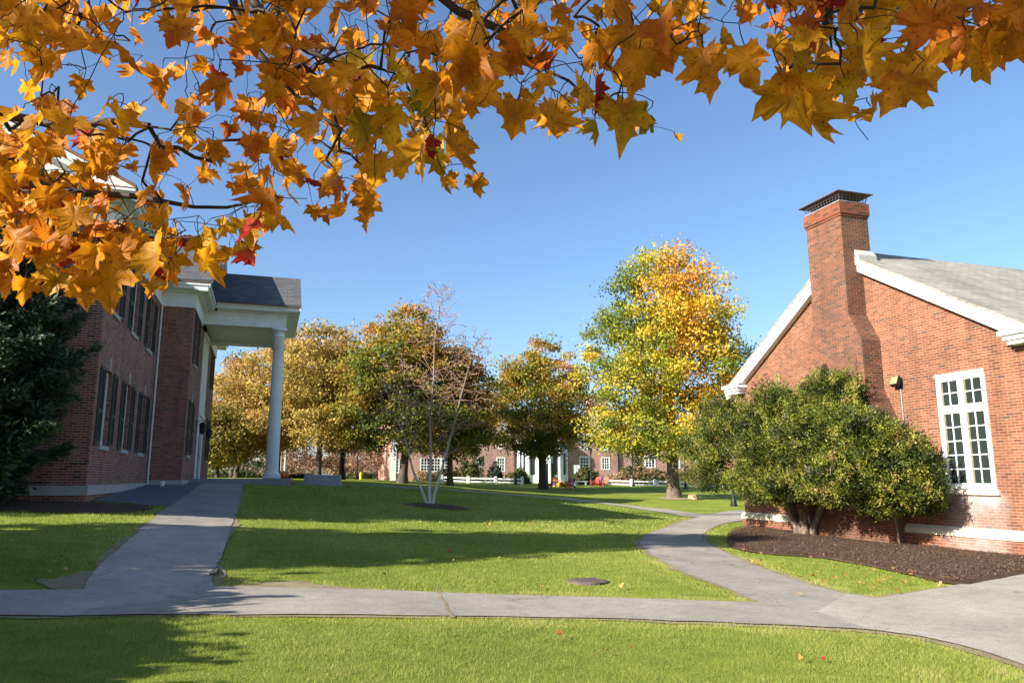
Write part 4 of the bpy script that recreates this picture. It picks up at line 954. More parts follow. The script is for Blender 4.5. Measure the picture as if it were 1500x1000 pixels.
for (px, d, sd, lb) in ((411, 72, 61, "thin white birch trunk just right of the portico column"), (417, 74, 62, "second thin white birch trunk, farther right of the column")):
    tree("slim_birch", lb, "tree", at_d(px, d), 3, .13, dome(7, 1.8, 3.2), 60, 40, .25, .8, M['leaf_yellow'], M['bark_birch'], mtint(.7, .4), sd)

# far wood on the horizon: one mass
wp = []
g = np.random.default_rng(77)
for k in range(900):
    px = g.uniform(-900, 2500); d = g.uniform(135, 175); q = at_d(px, d); hh = 3.2+2.2*noise.noise(Vector((px*.01, d*.1, 0)))+(1.5 if px < 300 else 0)
    wp.append((q[0], q[1], q[2]+hh*g.random()))
wp = np.array(wp); idx = np.repeat(np.arange(len(wp)), 45); P = wp[idx]+g.normal(size=(len(idx), 3))*np.array([1.6, 1.6, .9])
V, F = leaf_quads(P, np.full(len(P), .75), None, .8, .4, 9)
tn = (.5+.5*fbm(wp, .05, 4))[idx]+.15*g.normal(size=len(P))
kind(np_mesh("far_wood", V, F, M['leaf_wood'], None, np.repeat(np.clip(tn, 0, 1), 4)), 'stuff')

# birch clump, nearly bare
bt_ = thing("birch_clump", "nearly bare white birch with three stems in a mulch ring", "tree", (bx_, by_, bz_+.05))
rb_ = random.Random(5)
def stem(x0, y0, path, r0, nb, seed, hmin):
    rr = random.Random(seed); arr_t = [Vector(p) for p in path]
    tg = []
    H = path[-1][2]
    for k in range(nb):
        f = rr.random()**.8; z = hmin+(H-hmin)*f; q = min(len(path)-2, int(z/H*(len(path)-1))); c = arr_t[q].lerp(arr_t[q+1], min(1, max(0, (z-arr_t[q].z)/max(.01, arr_t[q+1].z-arr_t[q].z))))
        a_ = rr.random()*2*math.pi; L = (1.9*(1-f)+.45)*(.45+.6*rr.random())
        tg.append(c+Vector((math.cos(a_)*L, math.sin(a_)*L, L*(.7+.7*rr.random()))))
    a2, p2, lf = skeleton(path, tg, .3, .12, 2, 1.5, rr)
    bm, rad = branch_mesh(a2, p2, .05, .009, skip=len(path), sides=4, power=.5)
    tk = MB(); n = len(path); tk.tube([(path[0][0], path[0][1], -.2)]+list(path), [r0*1.25]+[r0*(1-.86*k/(n-1)) for k in range(n)], 10)
    obj("stem", tk, M['bark_birch'], bt_, local=True, smooth=True); obj("branches", bm, M['twig'], bt_, local=True)
    return a2[lf]
T1 = stem(0, 0, [(-.02, 0, 0), (-.2, .05, .45), (-.55, .1, 1.2), (-.78, .1, 2.0), (-.98, .15, 2.8), (-1.15, .2, 3.7), (-1.28, .2, 4.6)], .055, 190, 1, .8)
T2 = stem(0, 0, [(.08, .05, 0), (.05, .05, .6), (.08, .1, 1.8), (.03, .1, 3.2), (.15, .15, 4.6), (.15, .15, 6.0), (.3, .1, 7.1), (.22, .1, 7.8)], .07, 380, 2, .6)
T3 = stem(0, 0, [(.16, 0, 0), (.25, 0, .5), (.55, .05, 1.5), (.9, .1, 2.8), (1.15, .1, 3.8), (1.4, .1, 4.8), (1.55, .1, 5.4), (1.75, .1, 6.0)], .06, 280, 3, .9)
tips = np.vstack([T1, T2, T3]); kk = np.random.default_rng(3).random(len(tips)) < .45; P = tips[kk]; P = P[np.repeat(np.arange(len(P)), 2)]+np.random.default_rng(4).normal(size=(2*len(P), 3))*.07
V, F = leaf_quads(P, np.full(len(P), .07), None, .7, .2, 3); np_mesh("leaves", V, F, M['leaf_yellow'], bt_, np.full(len(V), .75))

# ---------------------------------------------------------------- shrubs
def needles(P, D, L, wd, seed):
    """pointed sprays along direction D"""
    g = np.random.default_rng(seed); n = len(P); s = g.normal(size=(n, 3)); s -= D*np.sum(s*D, 1)[:, None]; s /= np.linalg.norm(s, axis=1)[:, None]+1e-9
    m = np.cross(D, s); L = (L*(.6+.8*g.random(n)))[:, None]; w = L*wd
    V = np.stack([P, P+D*L*.5+s*w+m*w*.3, P+D*L, P+D*L*.5-s*w+m*w*.3], 1).reshape(-1, 3); return V, np.arange(4*n).reshape(n, 4)
yx, yy_ = 14.95, 19.3
yw = thing("yew_shrub", "big spreading dark green yew shrub against the sunlit brick gable", "shrub", (yx, yy_, Z(yx, yy_)+.05))
lobes = [  # px, py of lobe centre, world X plane, radius along Y, along X, along Z
    (1075, 640, 14.3, 1.2, 1.1, .8), (1045, 690, 14.0, 1.0, .9, .7), (1060, 610, 14.6, 1.2, .9, .6), (1140, 600, 14.6, 1.3, 1.0, .75), (1130, 660, 14.0, 1.3, 1.1, .9),
    (1215, 580, 15.0, 1.0, .7, .75), (1190, 640, 14.0, 1.3, 1.1, .9), (1260, 640, 14.4, 1.1, 1.0, .8), (1240, 690, 14.0, 1.0, 1.0, .7), (1290, 680, 14.5, .9, .9, .7),
    (1330, 690, 15.0, .7, .7, .55), (1345, 720, 15.0, .55, .6, .3), (1160, 710, 13.9, .9, .9, .5), (1320, 650, 15.1, .6, .55, .4), (1225, 715, 14.2, 1.0, .9, .4), (1150, 722, 14.2, .8, .8, .35), (1110, 715, 14.0, .8, .7, .4), (1290, 738, 14.8, .6, .6, .28), (1350, 735, 15.3, .5, .5, .25), (1225, 605, 14.9, .9, .7, .6), (1020, 655, 14.2, .55, .6, .45), (1100, 700, 14.1, .8, .8, .45), (1290, 715, 14.6, .7, .7, .35)]
gy_ = np.random.default_rng(21); tips = []; dirs = []; tnt = []; heads = []
for (px, py, xp, ry, rx, rz) in lobes:
    d = ray(px, py); c = CAM+d*(xp/d[0]); heads.append(c)
    n = int(520*ry*rz+190)
    for k in range(n):
        v = gy_.normal(size=3); v /= np.linalg.norm(v)
        rr = gy_.random()**.45; lump = 1+.35*noise.noise(Vector(tuple(c+v*1.2))*1.6)
        p = c+v*np.array([rx, ry, rz])*rr*lump; dd_ = v*.6+np.array([-.2, 0, .7])
        if gy_.random() < .07: p = p+dd_*gy_.uniform(.08, .3)
        if p[0] > 16.05: p[0] = 16.05-.2*gy_.random()
        dd = v*.7+np.array([-.1, 0, .6])+gy_.normal(size=3)*.35; dd /= np.linalg.norm(dd)
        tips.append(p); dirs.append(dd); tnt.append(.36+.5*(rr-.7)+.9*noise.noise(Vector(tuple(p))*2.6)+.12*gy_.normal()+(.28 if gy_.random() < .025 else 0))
tips = np.array(tips); dirs = np.array(dirs); tnt = np.array(tnt); per = 24
idx = np.repeat(np.arange(len(tips)), per); n = len(idx)
P = tips[idx]+dirs[idx]*(gy_.random(n)*.28-.14)[:, None]+gy_.normal(size=(n, 3))*.045
D = dirs[idx]+gy_.normal(size=(n, 3))*.55; D /= np.linalg.norm(D, axis=1)[:, None]
V, F = needles(P, D, np.full(n, .078), .16, 5)
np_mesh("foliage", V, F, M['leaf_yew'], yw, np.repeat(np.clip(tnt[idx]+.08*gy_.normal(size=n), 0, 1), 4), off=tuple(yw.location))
tb = (yx, yy_, 0)
tr = [(15.35, 19.35, -.1), (15.3, 19.3, .4), (15.2, 19.25, .9), (15.1, 19.1, 1.6), (15.0, 18.9, 2.4)]
a2, p2, lf = skeleton(tr, [tuple(h) for h in heads]+[tuple(t) for t in tips[::16]], .2, .15, 2, .3)
bm, rad = branch_mesh(a2, p2, .12, .007, skip=5); obj("branches", bm, M['bark_yew'], yw, smooth=True)
tk = MB()
for (dx, dy, tx, ty, r) in ((0, 0, -.35, -.7, .13), (.1, -.28, .1, -1.3, .11), (-.12, .12, -.6, .5, .10), (.12, .25, .0, 1.0, .09), (-.05, -.14, -.5, -.2, .12)):
    tk.tube([(15.35+dx, 19.35+dy, -.15), (15.32+dx*1.1, 19.35+dy*1.2, .3), (15.3+dx+.3*tx, 19.33+dy+.35*ty, .9), (15.25+dx+.7*tx, 19.3+dy+.7*ty, 1.6), (15.2+dx+tx, 19.3+dy+ty, 2.3)], [r*1.25, r, r*.85, r*.6, r*.35], 9)
obj("trunk", tk, M['bark_yew'], yw, smooth=True)
obj("stem", MB().tube([(15.6, 16.0, -.1), (15.58, 16.02, .5), (15.5, 16.1, 1.2), (15.3, 16.2, 2.0)], [.035, .03, .028, .015], 7), M['bark_yew'], yw, smooth=True)

def conifer(label, base, h, r, seed, lev=18, name="evergreen_tree", ry=.72):
    t = thing(name, label, "tree", base, "dark evergreens before the left hall" if name == "evergreen_tree" else None)
    rr = random.Random(seed); g = np.random.default_rng(seed)
    obj("trunk", MB().tube([(0, 0, -.3), (0, 0, h*.5), (0, 0, h*.97)], [.16, .1, .02], 8), M['bark_dark'], t, local=True)
    bmb = MB(); Ps = []; Ds = []
    for k in range(lev):
        f = k/(lev-1); z = h*(.04+.92*f); nb = 9 if f < .7 else 6
        for q in range(nb):
            a_ = q*2*math.pi/nb+rr.random()*.7+k; L = (r*min(1, .5+1.6*f)*min(1, 1.55*(1-f))**.8+.12)*(.7+.55*rr.random())
            pts = []
            for s_ in range(6):
                u = s_/5; pts.append(Vector((math.cos(a_)*L*u, math.sin(a_)*L*u*ry, z-.28*L*u+.42*L*u*u)))
            bmb.tube(pts, [.03*(1-.8*s_/5) for s_ in range(6)], 4, False)
            m = int(60*L+12)
            for s_ in range(m):
                u = .15+.85*rr.random()**.8; i = min(4, int(u*5)); p = pts[i].lerp(pts[i+1], u*5-i); side = rr.choice((-1, 1)); w = rr.random()*.34*L*(1.15-u)
                pd2 = Vector((-math.sin(a_)*side*w, math.cos(a_)*side*w, rr.gauss(-.02, .05)))
                Ps.append(tuple(p+pd2)); dv = Vector((math.cos(a_)*.9-math.sin(a_)*side*.6, math.sin(a_)*.9+math.cos(a_)*side*.6, .1+rr.gauss(0, .25))).normalized(); Ds.append(tuple(dv))
    Ps = np.array(Ps); Ds = np.array(Ds); idx = np.repeat(np.arange(len(Ps)), 5); n = len(idx)
    P = Ps[idx]+g.normal(size=(n, 3))*.05; D = Ds[idx]+g.normal(size=(n, 3))*.45; D /= np.linalg.norm(D, axis=1)[:, None]
    V, F = needles(P, D, np.full(n, .17), .17, seed)
    tn = .35+.3*fbm(Ps, 1.2, seed)[idx]+.2*g.normal(size=n)
    np_mesh("crown", V, F, M['leaf_ever'], t, np.repeat(np.clip(tn, 0, 1), 4)); obj("branches", bmb, M['bark_dark'], t, local=True); return t
def gp(x, y): return (x, y, Z(x, y))
conifer("dark drooping evergreen at the left edge before the brick end wall", gp(-6.75, 20.05), 7.3, 2.75, 3)

# trees standing outside the left of the view, whose shadows lie on the lawn
def shade_tree(label, x, y, h, r, z0, seed, ncl=150):
    tree("maple_tree", label, "tree", gp(x, y), z0, .25, dome(h-z0, r, z0), ncl, 60, .55, 1.0, M['leaf_yellow'], M['bark_dark'], mtint(.5, .5), seed, lump=.2)
for lb, x, y, h, sd in (("added shadow-casting golden shrub nearest the camera, outside the photo's left edge", -7.2, 4.7, 2.3, 81), ("added shadow-casting golden shrub second along the left lawn, outside the photo's left edge", -7.3, 7.1, 2.42, 82), ("added shadow-casting golden shrub third along the left lawn, outside the photo's left edge", -7.4, 9.8, 2.6, 83)):
    tree("shrub", lb, "shrub", gp(x, y), .4, .08, [(.15, 1.1), (.6, 1.65), (h-.7, 1.75), (h-.2, 1.5), (h, .9)], 230, 110, .26, .5, M['leaf_yellow'], M['bark_dark'], mtint(.3, .5), sd, lump=.12, shell=.5, group="shrubs added to shade the left lawn")  # unseen shrubs, added and shaped for the shadow they throw across the front
shade_tree("tall slim golden maple before the evergreens, outside the photo's left edge", -15.0, 11.55, 13.5, 1.5, 1.0, 73, 280)
shade_tree("tall dense golden maple close to the brick end wall, outside the left edge", -15.5, 19.9, 12.9, 3.0, .8, 74, 420)
conifer("taller dark evergreen beyond the left edge, before the brick end wall", gp(-10.5, 20.2), 8.4, 2.4, 8)
# ---------------------------------------------------------------- hedges and planting by the far hall
def shrub(label, px0, px1, py0, d, mt, mid, seed, name="shrub", lump=.25, base=None):
    xa = np.array(at_d(px0, d)); xb = np.array(at_d(px1, d)); c = (xa+xb)/2; c[2] = Z(c[0], c[1])
    t = thing(name, label, "shrub", tuple(c)); w = np.linalg.norm(xb[:2]-xa[:2])/2
    hgt = EYE+(697-py0-(0))*d/1123+.05-c[2]; g = np.random.default_rng(seed); n = int(260+w*160)
    dirx = (xb-xa)[:2]/(2*w); v = g.normal(size=(n, 3)); v /= np.linalg.norm(v, axis=1)[:, None]; v[:, 2] = np.abs(v[:, 2]); rr = g.random(n)**.4
    q = v*rr[:, None]*np.array([w, .9, hgt]); lumpn = 1+lump*np.array([noise.noise(Vector((p[0]*1.2+seed, p[1], p[2]*1.2))) for p in q])*1.6
    q[:, 2] *= lumpn; C = np.stack([q[:, 0]*dirx[0]-q[:, 1]*dirx[1], q[:, 0]*dirx[1]+q[:, 1]*dirx[0], q[:, 2]+.05], 1)
    per = 14; P = np.repeat(C, per, 0)+g.normal(size=(n*per, 3))*.09
    V, F = leaf_quads(P, np.full(len(P), .17), None, .7, .3, seed)
    tn = mid+.5*np.array([noise.noise(Vector(tuple(p))*.9) for p in C]); tn = np.repeat(tn, per)+.12*g.normal(size=len(P))
    np_mesh("foliage", V, F, M[mt], t, np.repeat(np.clip(tn, 0, 1), 4))
    st = MB()
    for k in range(7):
        a_ = g.random()*6.28; st.tube([(.2*math.cos(a_), .15*math.sin(a_), -.05), (w*.4*math.cos(a_), .3*math.sin(a_), hgt*.6)], [.03, .012], 5, False)
    obj("stems", st, M['bark_dark'], t, local=True)
shrub("tan flowering hydrangea hedge left of the bowed entrance, under the triple window", 628, 700, 685, 82, 'leaf_shrub', .75, 1)
shrub("round dark evergreen bush between two windows left of the white entrance", 714, 737, 678, 81.5, 'leaf_ever', .4, 2)
shrub("low clipped green and gold hedge just left of the white entrance", 738, 777, 686, 80.5, 'leaf_shrub', .3, 3)
shrub("mounded green shrub right of the entrance behind the red chairs", 836, 880, 684, 82, 'leaf_shrub', .35, 4)
shrub("tan and green hydrangea hedge behind the right stretch of white fence", 882, 990, 682, 82, 'leaf_shrub', .62, 5)
shrub("leafy green shrub right of the oak trunk along the white fence", 990, 1045, 684, 82, 'leaf_shrub', .3, 6)
shrub("tall loose green shrub in front of the far hall's wall", 672, 712, 655, 81, 'leaf_shrub', .25, 7, lump=.5)
shrub("thin grey green shrub before a far window left of the oak trunk", 918, 945, 668, 82.5, 'leaf_shrub', .25, 8, lump=.5)
shrub("orange brown bush at the foot of the leaning maple trunk", 606, 640, 690, 78, 'leaf_shrub', .8, 12)
shrub("low dark hedge behind the golden tree's trunk at the lawn's end", 500, 575, 690, 108, 'leaf_shrub', .15, 13)
shrub("low dark green hedge along the terrace's far end", 300, 385, 688, 90, 'leaf_shrub', .2, 14)
shrub("dark clipped hedge between the pumpkins and the golden tree", 418, 462, 697, 62, 'leaf_ever', .3, 15)

# ---------------------------------------------------------------- white fence, two runs
def fence(label, pxs, d, hgt=.55):
    ps = [at_d(p, d) for p in pxs]; t = thing("rail_fence", label, "fence", ps[0])
    for p in ps:
        o = (p[0]-ps[0][0], p[1]-ps[0][1], p[2]-ps[0][2]); m = MB(); m.box(o[0]-.13, o[0]+.13, o[1]-.13, o[1]+.13, o[2]-.1, o[2]+hgt+.12)
        m.hexa([(o[0]-.16, o[1]-.16, o[2]+hgt+.12), (o[0]+.16, o[1]-.16, o[2]+hgt+.12), (o[0]+.16, o[1]+.16, o[2]+hgt+.12), (o[0]-.16, o[1]+.16, o[2]+hgt+.12), (o[0]-.02, o[1]-.02, o[2]+hgt+.2), (o[0]+.02, o[1]-.02, o[2]+hgt+.2), (o[0]+.02, o[1]+.02, o[2]+hgt+.2), (o[0]-.02, o[1]+.02, o[2]+hgt+.2)])
        obj("post", m, M['white_old'], t, local=True)
    for a_, b_ in zip(ps, ps[1:]):
        A, B = Vector(a_)-Vector(ps[0]), Vector(b_)-Vector(ps[0])
        for z in (.1, hgt-.12):
            m = MB(); u = (B-A).normalized(); n = Vector((-u.y, u.x, 0))*.035; A2, B2 = A+u*.131, B-u*.131
            m.hexa([A2-n+Vector((0, 0, z)), A2+n+Vector((0, 0, z)), A2+n+Vector((0, 0, z+.15)), A2-n+Vector((0, 0, z+.15)), B2-n+Vector((0, 0, z)), B2+n+Vector((0, 0, z)), B2+n+Vector((0, 0, z+.15)), B2-n+Vector((0, 0, z+.15))])
            obj("rail", m, M['white'], t, local=True)
fence("white two rail fence left of the bowed entrance", (647, 686, 726, 765), 79)
fence("white two rail fence right of the entrance, running behind the oak", (889, 925, 959, 992, 1025, 1060), 79)
bn = at_d(850, 79); bnt = thing("garden_bench", "low pale bench between the two groups of red chairs", "bench", bn)
obj("seat", MB().box(-.75, .75, -.2, .2, .34, .42), M['white_old'], bnt, local=True)
for x in (-.6, .5): obj("leg", MB().box(x, x+.1, -.18, .18, -.05, .338), M['white_old'], bnt, local=True)

# ---------------------------------------------------------------- lamp posts
def lamp(label, px, d, h=3.7):
    b = at_d(px, d); t = thing("lamp_post", label, "lamp post", b, "black lamp posts on the green")
    obj("post", MB().lathe([(.2, -.05), (.2, .1), (.17, .14), (.15, .3), (.11, .42), (.09, .8), (.1, .84), (.06, .88), (.05, h-.6), (.08, h-.58), (.08, h-.52)], n=12), M['black'], t, local=True, smooth=False)
    obj("lantern", MB().lathe([(.09, h-.519), (.17, h-.1)], n=6), M['glass_far'], t, local=True)
    obj("cap", MB().lathe([(.2, h-.099), (.2, h-.07), (.1, h+.06), (.03, h+.1), (.02, h+.18)], n=6), M['black'], t, local=True)
lamp("black lamp post at the yew's left edge, nearest the brick gable", 1073, 44, 3.4)
lamp("black lamp post just right of the oak trunk", 1004, 74)
lamp("black lamp post under the oak's left branches by the fence end", 927, 79)
lamp("black lamp post beside the second pair of red chairs", 866, 78)
lamp("black lamp post before the white entrance's left side", 762, 81, 3.9)
lamp("black lamp post by the yellow hydrant, left", 523, 84)
bp = at_d(755, 77); tag(obj("bollard", MB().lathe([(.16, -.05), (.16, 1.0), (.18, 1.02), (.18, 1.12), (.1, 1.2)], n=12), M['black'], at=bp), "short black bollard at the end of the left white fence", "bollard")
hp = at_d(523, 82); ht = thing("fire_hydrant", "small yellow fire hydrant at the foot of the left lamp post", "hydrant", (hp[0]+.35, hp[1]-.3, hp[2]))
obj("barrel", MB().lathe([(.18, -.05), (.18, .08), (.12, .1), (.12, .55), (.15, .57), (.15, .62), (.1, .74), (.03, .8)], n=12), M['yellow'], ht, local=True)
for s_ in (-1, 1): obj("nozzle", MB().tube([(0.1*s_, 0, .42), (.2*s_, 0, .42)], .055, 8), M['yellow'], ht, local=True)

# ---------------------------------------------------------------- adirondack chairs
def chair(label, px, d, mt, face):
    b = at_d(px, d); t = thing("adirondack_chair", label, "chair", b, "adirondack chairs on the green", face); m_ = M[mt]
    # local: seat opens towards -Y
    s = MB()
    for k in range(6):
        y0 = -.32+k*.1; z0 = .40-k*.035; s.hexa([(-.27, y0, z0), (.27, y0, z0), (.27, y0+.088, z0-.03), (-.27, y0+.088, z0-.03), (-.27, y0, z0+.022), (.27, y0, z0+.022), (.27, y0+.088, z0-.008), (-.27, y0+.088, z0-.008)])
    obj("seat", s, m_, t, local=True)
    s = MB()
    for k in range(5):
        x = (k-2)*.11; tp = .95-.035*abs(k-2)**1.5; x2 = x*1.18
        s.hexa([(x-.047, .24, .2), (x+.047, .24, .2), (x+.047, .262, .2), (x-.047, .262, .2), (x2-.052, .56, tp), (x2+.052, .56, tp), (x2+.052, .582, tp), (x2-.052, .582, tp)])
    s.box(-.28, .28, .40, .425, .56, .63); obj("backrest", s, m_, t, local=True)
    for sx in (-1, 1):
        a_ = MB(); x0, x1 = sorted((sx*.26, sx*.42)); a_.box(x0, x1, -.4, .45, .56, .585); obj("armrest", a_, m_, t, local=True)
        l_ = MB(); x0, x1 = sorted((sx*.28, sx*.305)); l_.box(x0, x1, -.34, -.24, -.03, .559); obj("leg", l_, m_, t, local=True)
        r_ = MB(); x0, x1 = sorted((sx*.252, sx*.278)); r_.prism([(x0, -.36, .30), (x0, -.36, .40), (x0, .62, .08), (x0, .62, -.03), (x0, .52, -.03)], (x1-x0, 0, 0)); obj("leg", r_, m_, t, local=True)
    return t
chair("bright red adirondack chair nearest the maple trunk", 803, 69, 'chair_red', R(75))
chair("navy adirondack chair right behind the bright red one", 809, 71.5, 'chair_navy', R(65))
chair("orange adirondack chair between the navy and coral chairs", 819, 73, 'chair_orange', R(20))
chair("coral red adirondack chair on the right of the front group", 829, 67, 'chair_coral', R(-70))
chair("navy adirondack chair on the far right of the front group, behind the coral one", 834, 70, 'chair_navy', R(-60))
chair("red adirondack chair left of the lamp post by the fence end", 872, 77, 'chair_red', R(-60))
chair("navy adirondack chair between two red ones by the fence end", 878, 78.5, 'chair_navy', R(-60))
chair("red adirondack chair closest to the right fence's end post", 883, 77, 'chair_coral', R(-65))

# ---------------------------------------------------------------- things near the portico and lawn
def pumpkin(label, px, py, d, r):
    dd = ray(px, py); p = CAM+dd*d/np.dot(dd, FWD)*1.0; zz = Z(p[0], p[1]) if px > 418 else tz
    t = thing("pumpkin", label, "pumpkin", (p[0], p[1], zz), "pumpkins by the portico column")
    prof = [(.02, .06*r), (.5*r, .02*r), (.85*r, .3*r), (1.0*r, .75*r), (.9*r, 1.2*r), (.55*r, 1.48*r), (.18*r, 1.42*r)]
    obj("flesh", MB().lathe(prof, n=48, fn=lambda w: 1-.09*abs(math.cos(w*5))**3), M['pumpkin'], t, local=True, smooth=True)
    obj("stem", MB().tube([(0, 0, 1.4*r), (.02, .01, 1.62*r), (.08, .03, 1.75*r)], [.035, .028, .03], 6), M['stump'], t, local=True)
pumpkin("tall orange pumpkin at the back beside the column base", 410, 694, 35.8, .20)
pumpkin("dark orange pumpkin right of the column base, in front of two others", 413, 699, 35.2, .2)
pumpkin("round orange pumpkin behind, right of the column base", 417, 696, 35.9, .22)
pumpkin("lone orange pumpkin on the grass, rightmost of the pumpkins", 425, 703, 34.3, .18)
gq = at_d(473, 37); gt_ = MB(); gb = (gq[0], gq[1], gq[2])
mm = MB(); mm.hexa([(-.85, -.3, -.1), (.87, -.3, -.1), (.85, .3, -.1), (-.86, .3, -.1), (-.84, -.28, .5), (.86, -.29, .48), (.84, .29, .5), (-.85, .28, .52)])
gblk = obj("granite_block", mm, M['granite'], at=gb); tag(gblk, "long rough grey granite block on the grass right of the pumpkins", "stone bench"); gblk.rotation_euler = (0, 0, R(-14))
bv = gblk.modifiers.new("bevel", 'BEVEL'); bv.width = .025; bv.segments = 2
sp_ = at_d(1014, 51.5); tag(obj("tree_stump", MB().lathe([(.34, -.05), (.3, .15), (.26, .33), (.22, .36)], n=14, fn=lambda w: 1+.12*math.sin(3*w)), M['stump'], at=sp_), "low weathered tan stump beside the oak's trunk", "stump")
mh = G(860, 852); mht = thing("manhole_cover", "round rusty manhole cover sunk in the lawn", "manhole cover", (mh[0], mh[1], mh[2]+.012))
obj("rim", MB().lathe([(.33, -.03), (.33, .012), (.30, .016)], n=28), M['iron'], mht, local=True)
cv = MB().lathe([(.29, 0), (.29, .02), (.28, .022)], n=28)
for k in range(-4, 5): cv.box(-.19, .19, k*.048-.01, k*.048+.01, .0221, .028)
obj("cover", cv, M['iron'], mht, local=True)
# broken asphalt lip where the side path meets the lawn
eb = G(312, 838); tag(obj("asphalt_chunk", MB().hexa([(-.05, -.42, -.05), (.12, -.4, -.05), (.09, .4, -.05), (-.03, .42, -.05), (-.03, -.4, .03), (.07, -.38, .05), (.06, .36, .045), (-.02, .38, .035)]), M['bark_dark'], at=tuple(eb)), "broken dark asphalt lip at the corner of the side path", "rubble")
# overhead cables seen under the portico
pA, pB = at_d(200, 95), at_d(560, 120)
for k, (za, zb) in enumerate(((13.2, 12.4), (4.9, 4.4))):
    m = MB(); A = Vector((pA[0], pA[1], pA[2]+za)); B = Vector((pB[0], pB[1], pB[2]+zb))
    m.tube([A.lerp(B, f/16)-Vector((0, 0, 1.2*math.sin(math.pi*f/16))) for f in range(17)], .035, 5); tag(obj("utility_cable", m, M['cable']), ("upper" if k == 0 else "lower")+" dark utility cable seen under the portico behind the gold trees", "cable")

# ---------------------------------------------------------------- overhanging maple
MX, MY = -4.6, -2.2
mp_ = thing("maple_tree", "orange autumn maple whose branches hang across the top of the photo", "tree", (MX, MY, Z(MX, MY)))
OFF = np.array(mp_.location)
def at(px, py, d): dd = ray(px, py); return CAM+dd*(d/np.dot(dd, FWD))
limbs = [  # px, py, depth along each visible limb, from outside the frame inwards
    [(-230, 190, 2.3), (-90, 225, 2.2), (0, 248, 2.1), (70, 272, 2.05), (200, 291, 2.0), (330, 301, 1.95), (450, 291, 1.9)],
    [(-200, 120, 2.5), (0, 165, 2.4), (90, 182, 2.35), (160, 175, 2.3), (250, 190, 2.2)],
    [(300, -220, 2.2), (325, -60, 2.1), (345, 20, 2.05), (375, 72, 2.0), (430, 140, 1.95), (480, 180, 1.9), (550, 218, 1.85)],
    [(310, -200, 2.0), (335, -40, 1.9), (390, 30, 1.85), (450, 78, 1.8), (520, 100, 1.75)],
    [(560, -200, 2.0), (610, -40, 1.9), (670, 18, 1.85), (745, 48, 1.8), (790, 95, 1.75), (835, 112, 1.7), (880, 150, 1.65)],
    [(850, -220, 1.9), (900, -70, 1.85), (925, 30, 1.8), (940, 110, 1.75)],
    [(1120, -220, 1.9), (1150, -60, 1.8), (1215, 30, 1.75), (1225, 100, 1.72), (1250, 150, 1.7), (1272, 205, 1.7)],
    [(1330, -200, 2.0), (1370, -60, 1.95), (1395, 20, 1.9), (1440, 40, 1.9)],
    [(-150, 330, 2.3), (0, 360, 2.2), (60, 330, 2.15), (140, 345, 2.1), (230, 350, 2.05), (300, 345, 2.0)],
    [(-80, -120, 2.4), (40, -20, 2.3), (110, 40, 2.2), (190, 60, 2.1)],
]
hub = np.array([MX+.6, MY+.5, 4.6])
nodes = [np.array([MX, MY, .0]), np.array([MX+.05, MY, 1.5]), np.array([MX+.2, MY+.1, 3.0]), hub]; npar = [-1, 0, 1, 2]; vis = [False]*4
for L in limbs:
    w = [at(*p) for p in L]; prev = 3
    first = w[0]; m1 = hub*.6+first*.4+np.array([0, -.3, .9]); m2 = hub*.25+first*.75+np.array([0, -.35, .6])
    for p in (m1, m2): nodes.append(p); npar.append(prev); vis.append(False); prev = len(nodes)-1
    for a_, b_ in zip(w, w[1:]):
        for q in range(3):
            t = q/3; p = a_+(b_-a_)*t; p = p+np.array(noise.noise_vector(Vector(tuple(p*4))))*.02
            nodes.append(p); npar.append(prev); vis.append(True); prev = len(nodes)-1
    nodes.append(w[-1]); npar.append(prev); vis.append(True)
GRID = ["998768688599998889896439998976", "977674478789999974894569898586", "634154369998898857830166555300", "475647898777986667710013130000", "778558757568940031210000010000", "877342566654430000000000000000", "998764462330000000000000000000", "999887310010000000000000000000", "535541000000000000000000000000"]
gm = np.random.default_rng(101); leaves = []
def addleaf(px, py, d, s):
    leaves.append((at(px, py, d), s, px, py))
for r_, row in enumerate(GRID):
    for c_, ch_ in enumerate(row):
        v = int(ch_)/9; n = gm.poisson(v**1.3*6.2*(1.55 if r_ >= 5 else .82 if 9 < c_ < 19 else 1))
        if v >= .99: n = max(n, 3)
        for _ in range(n):
            d = gm.uniform(1.35, 2.7) if r_ < 4 else gm.uniform(1.7, 2.9)
            edge = v < .5
            addleaf(c_*50+25+gm.uniform(-22, 22), r_*50+8+gm.uniform(-20, 16), d, gm.uniform(.043, .08)*(.8 if edge else 1))
# the single leaves that draw the lower outline
for px, py, d, s in ((1178, 140, 1.5, .115), (1128, 100, 1.5, .12), (1040, 72, 1.55, .1), (1262, 160, 1.7, .075), (1368, 112, 1.55, .115), (1325, 100, 1.6, .11), (1295, 95, 1.7, .1), (1090, 60, 1.6, .1), (1215, 115, 1.75, .08), (1255, 130, 1.7, .09), (1400, 60, 1.6, .1), (820, 190, 1.7, .10), (925, 150, 1.55, .13), (945, 200, 1.6, .075), (680, 160, 1.6, .11), (600, 240, 1.7, .11), (690, 278, 1.8, .07),
                     (655, 215, 1.7, .11), (505, 320, 1.9, .09), (395, 315, 1.85, .10), (350, 345, 1.9, .09), (150, 400, 1.8, .125), (235, 395, 1.7, .12), (30, 385, 1.9, .11), (770, 145, 1.7, .10), (1460, 45, 1.6, .12), (480, 290, 1.9, .09), (1215, 90, 1.65, .1), (540, 250, 1.8, .1), (90, 360, 1.9, .12), (290, 380, 1.85, .1)):
    addleaf(px, py-26+(14 if px > 1000 else 0), d, s*(.9 if px > 1000 else .82))
for k in range(140):      # foliage just above and left of the frame
    px = gm.uniform(-420, 1750); py = gm.uniform(-330, -30); addleaf(px, py, gm.uniform(1.5, 2.6), gm.uniform(.08, .12))
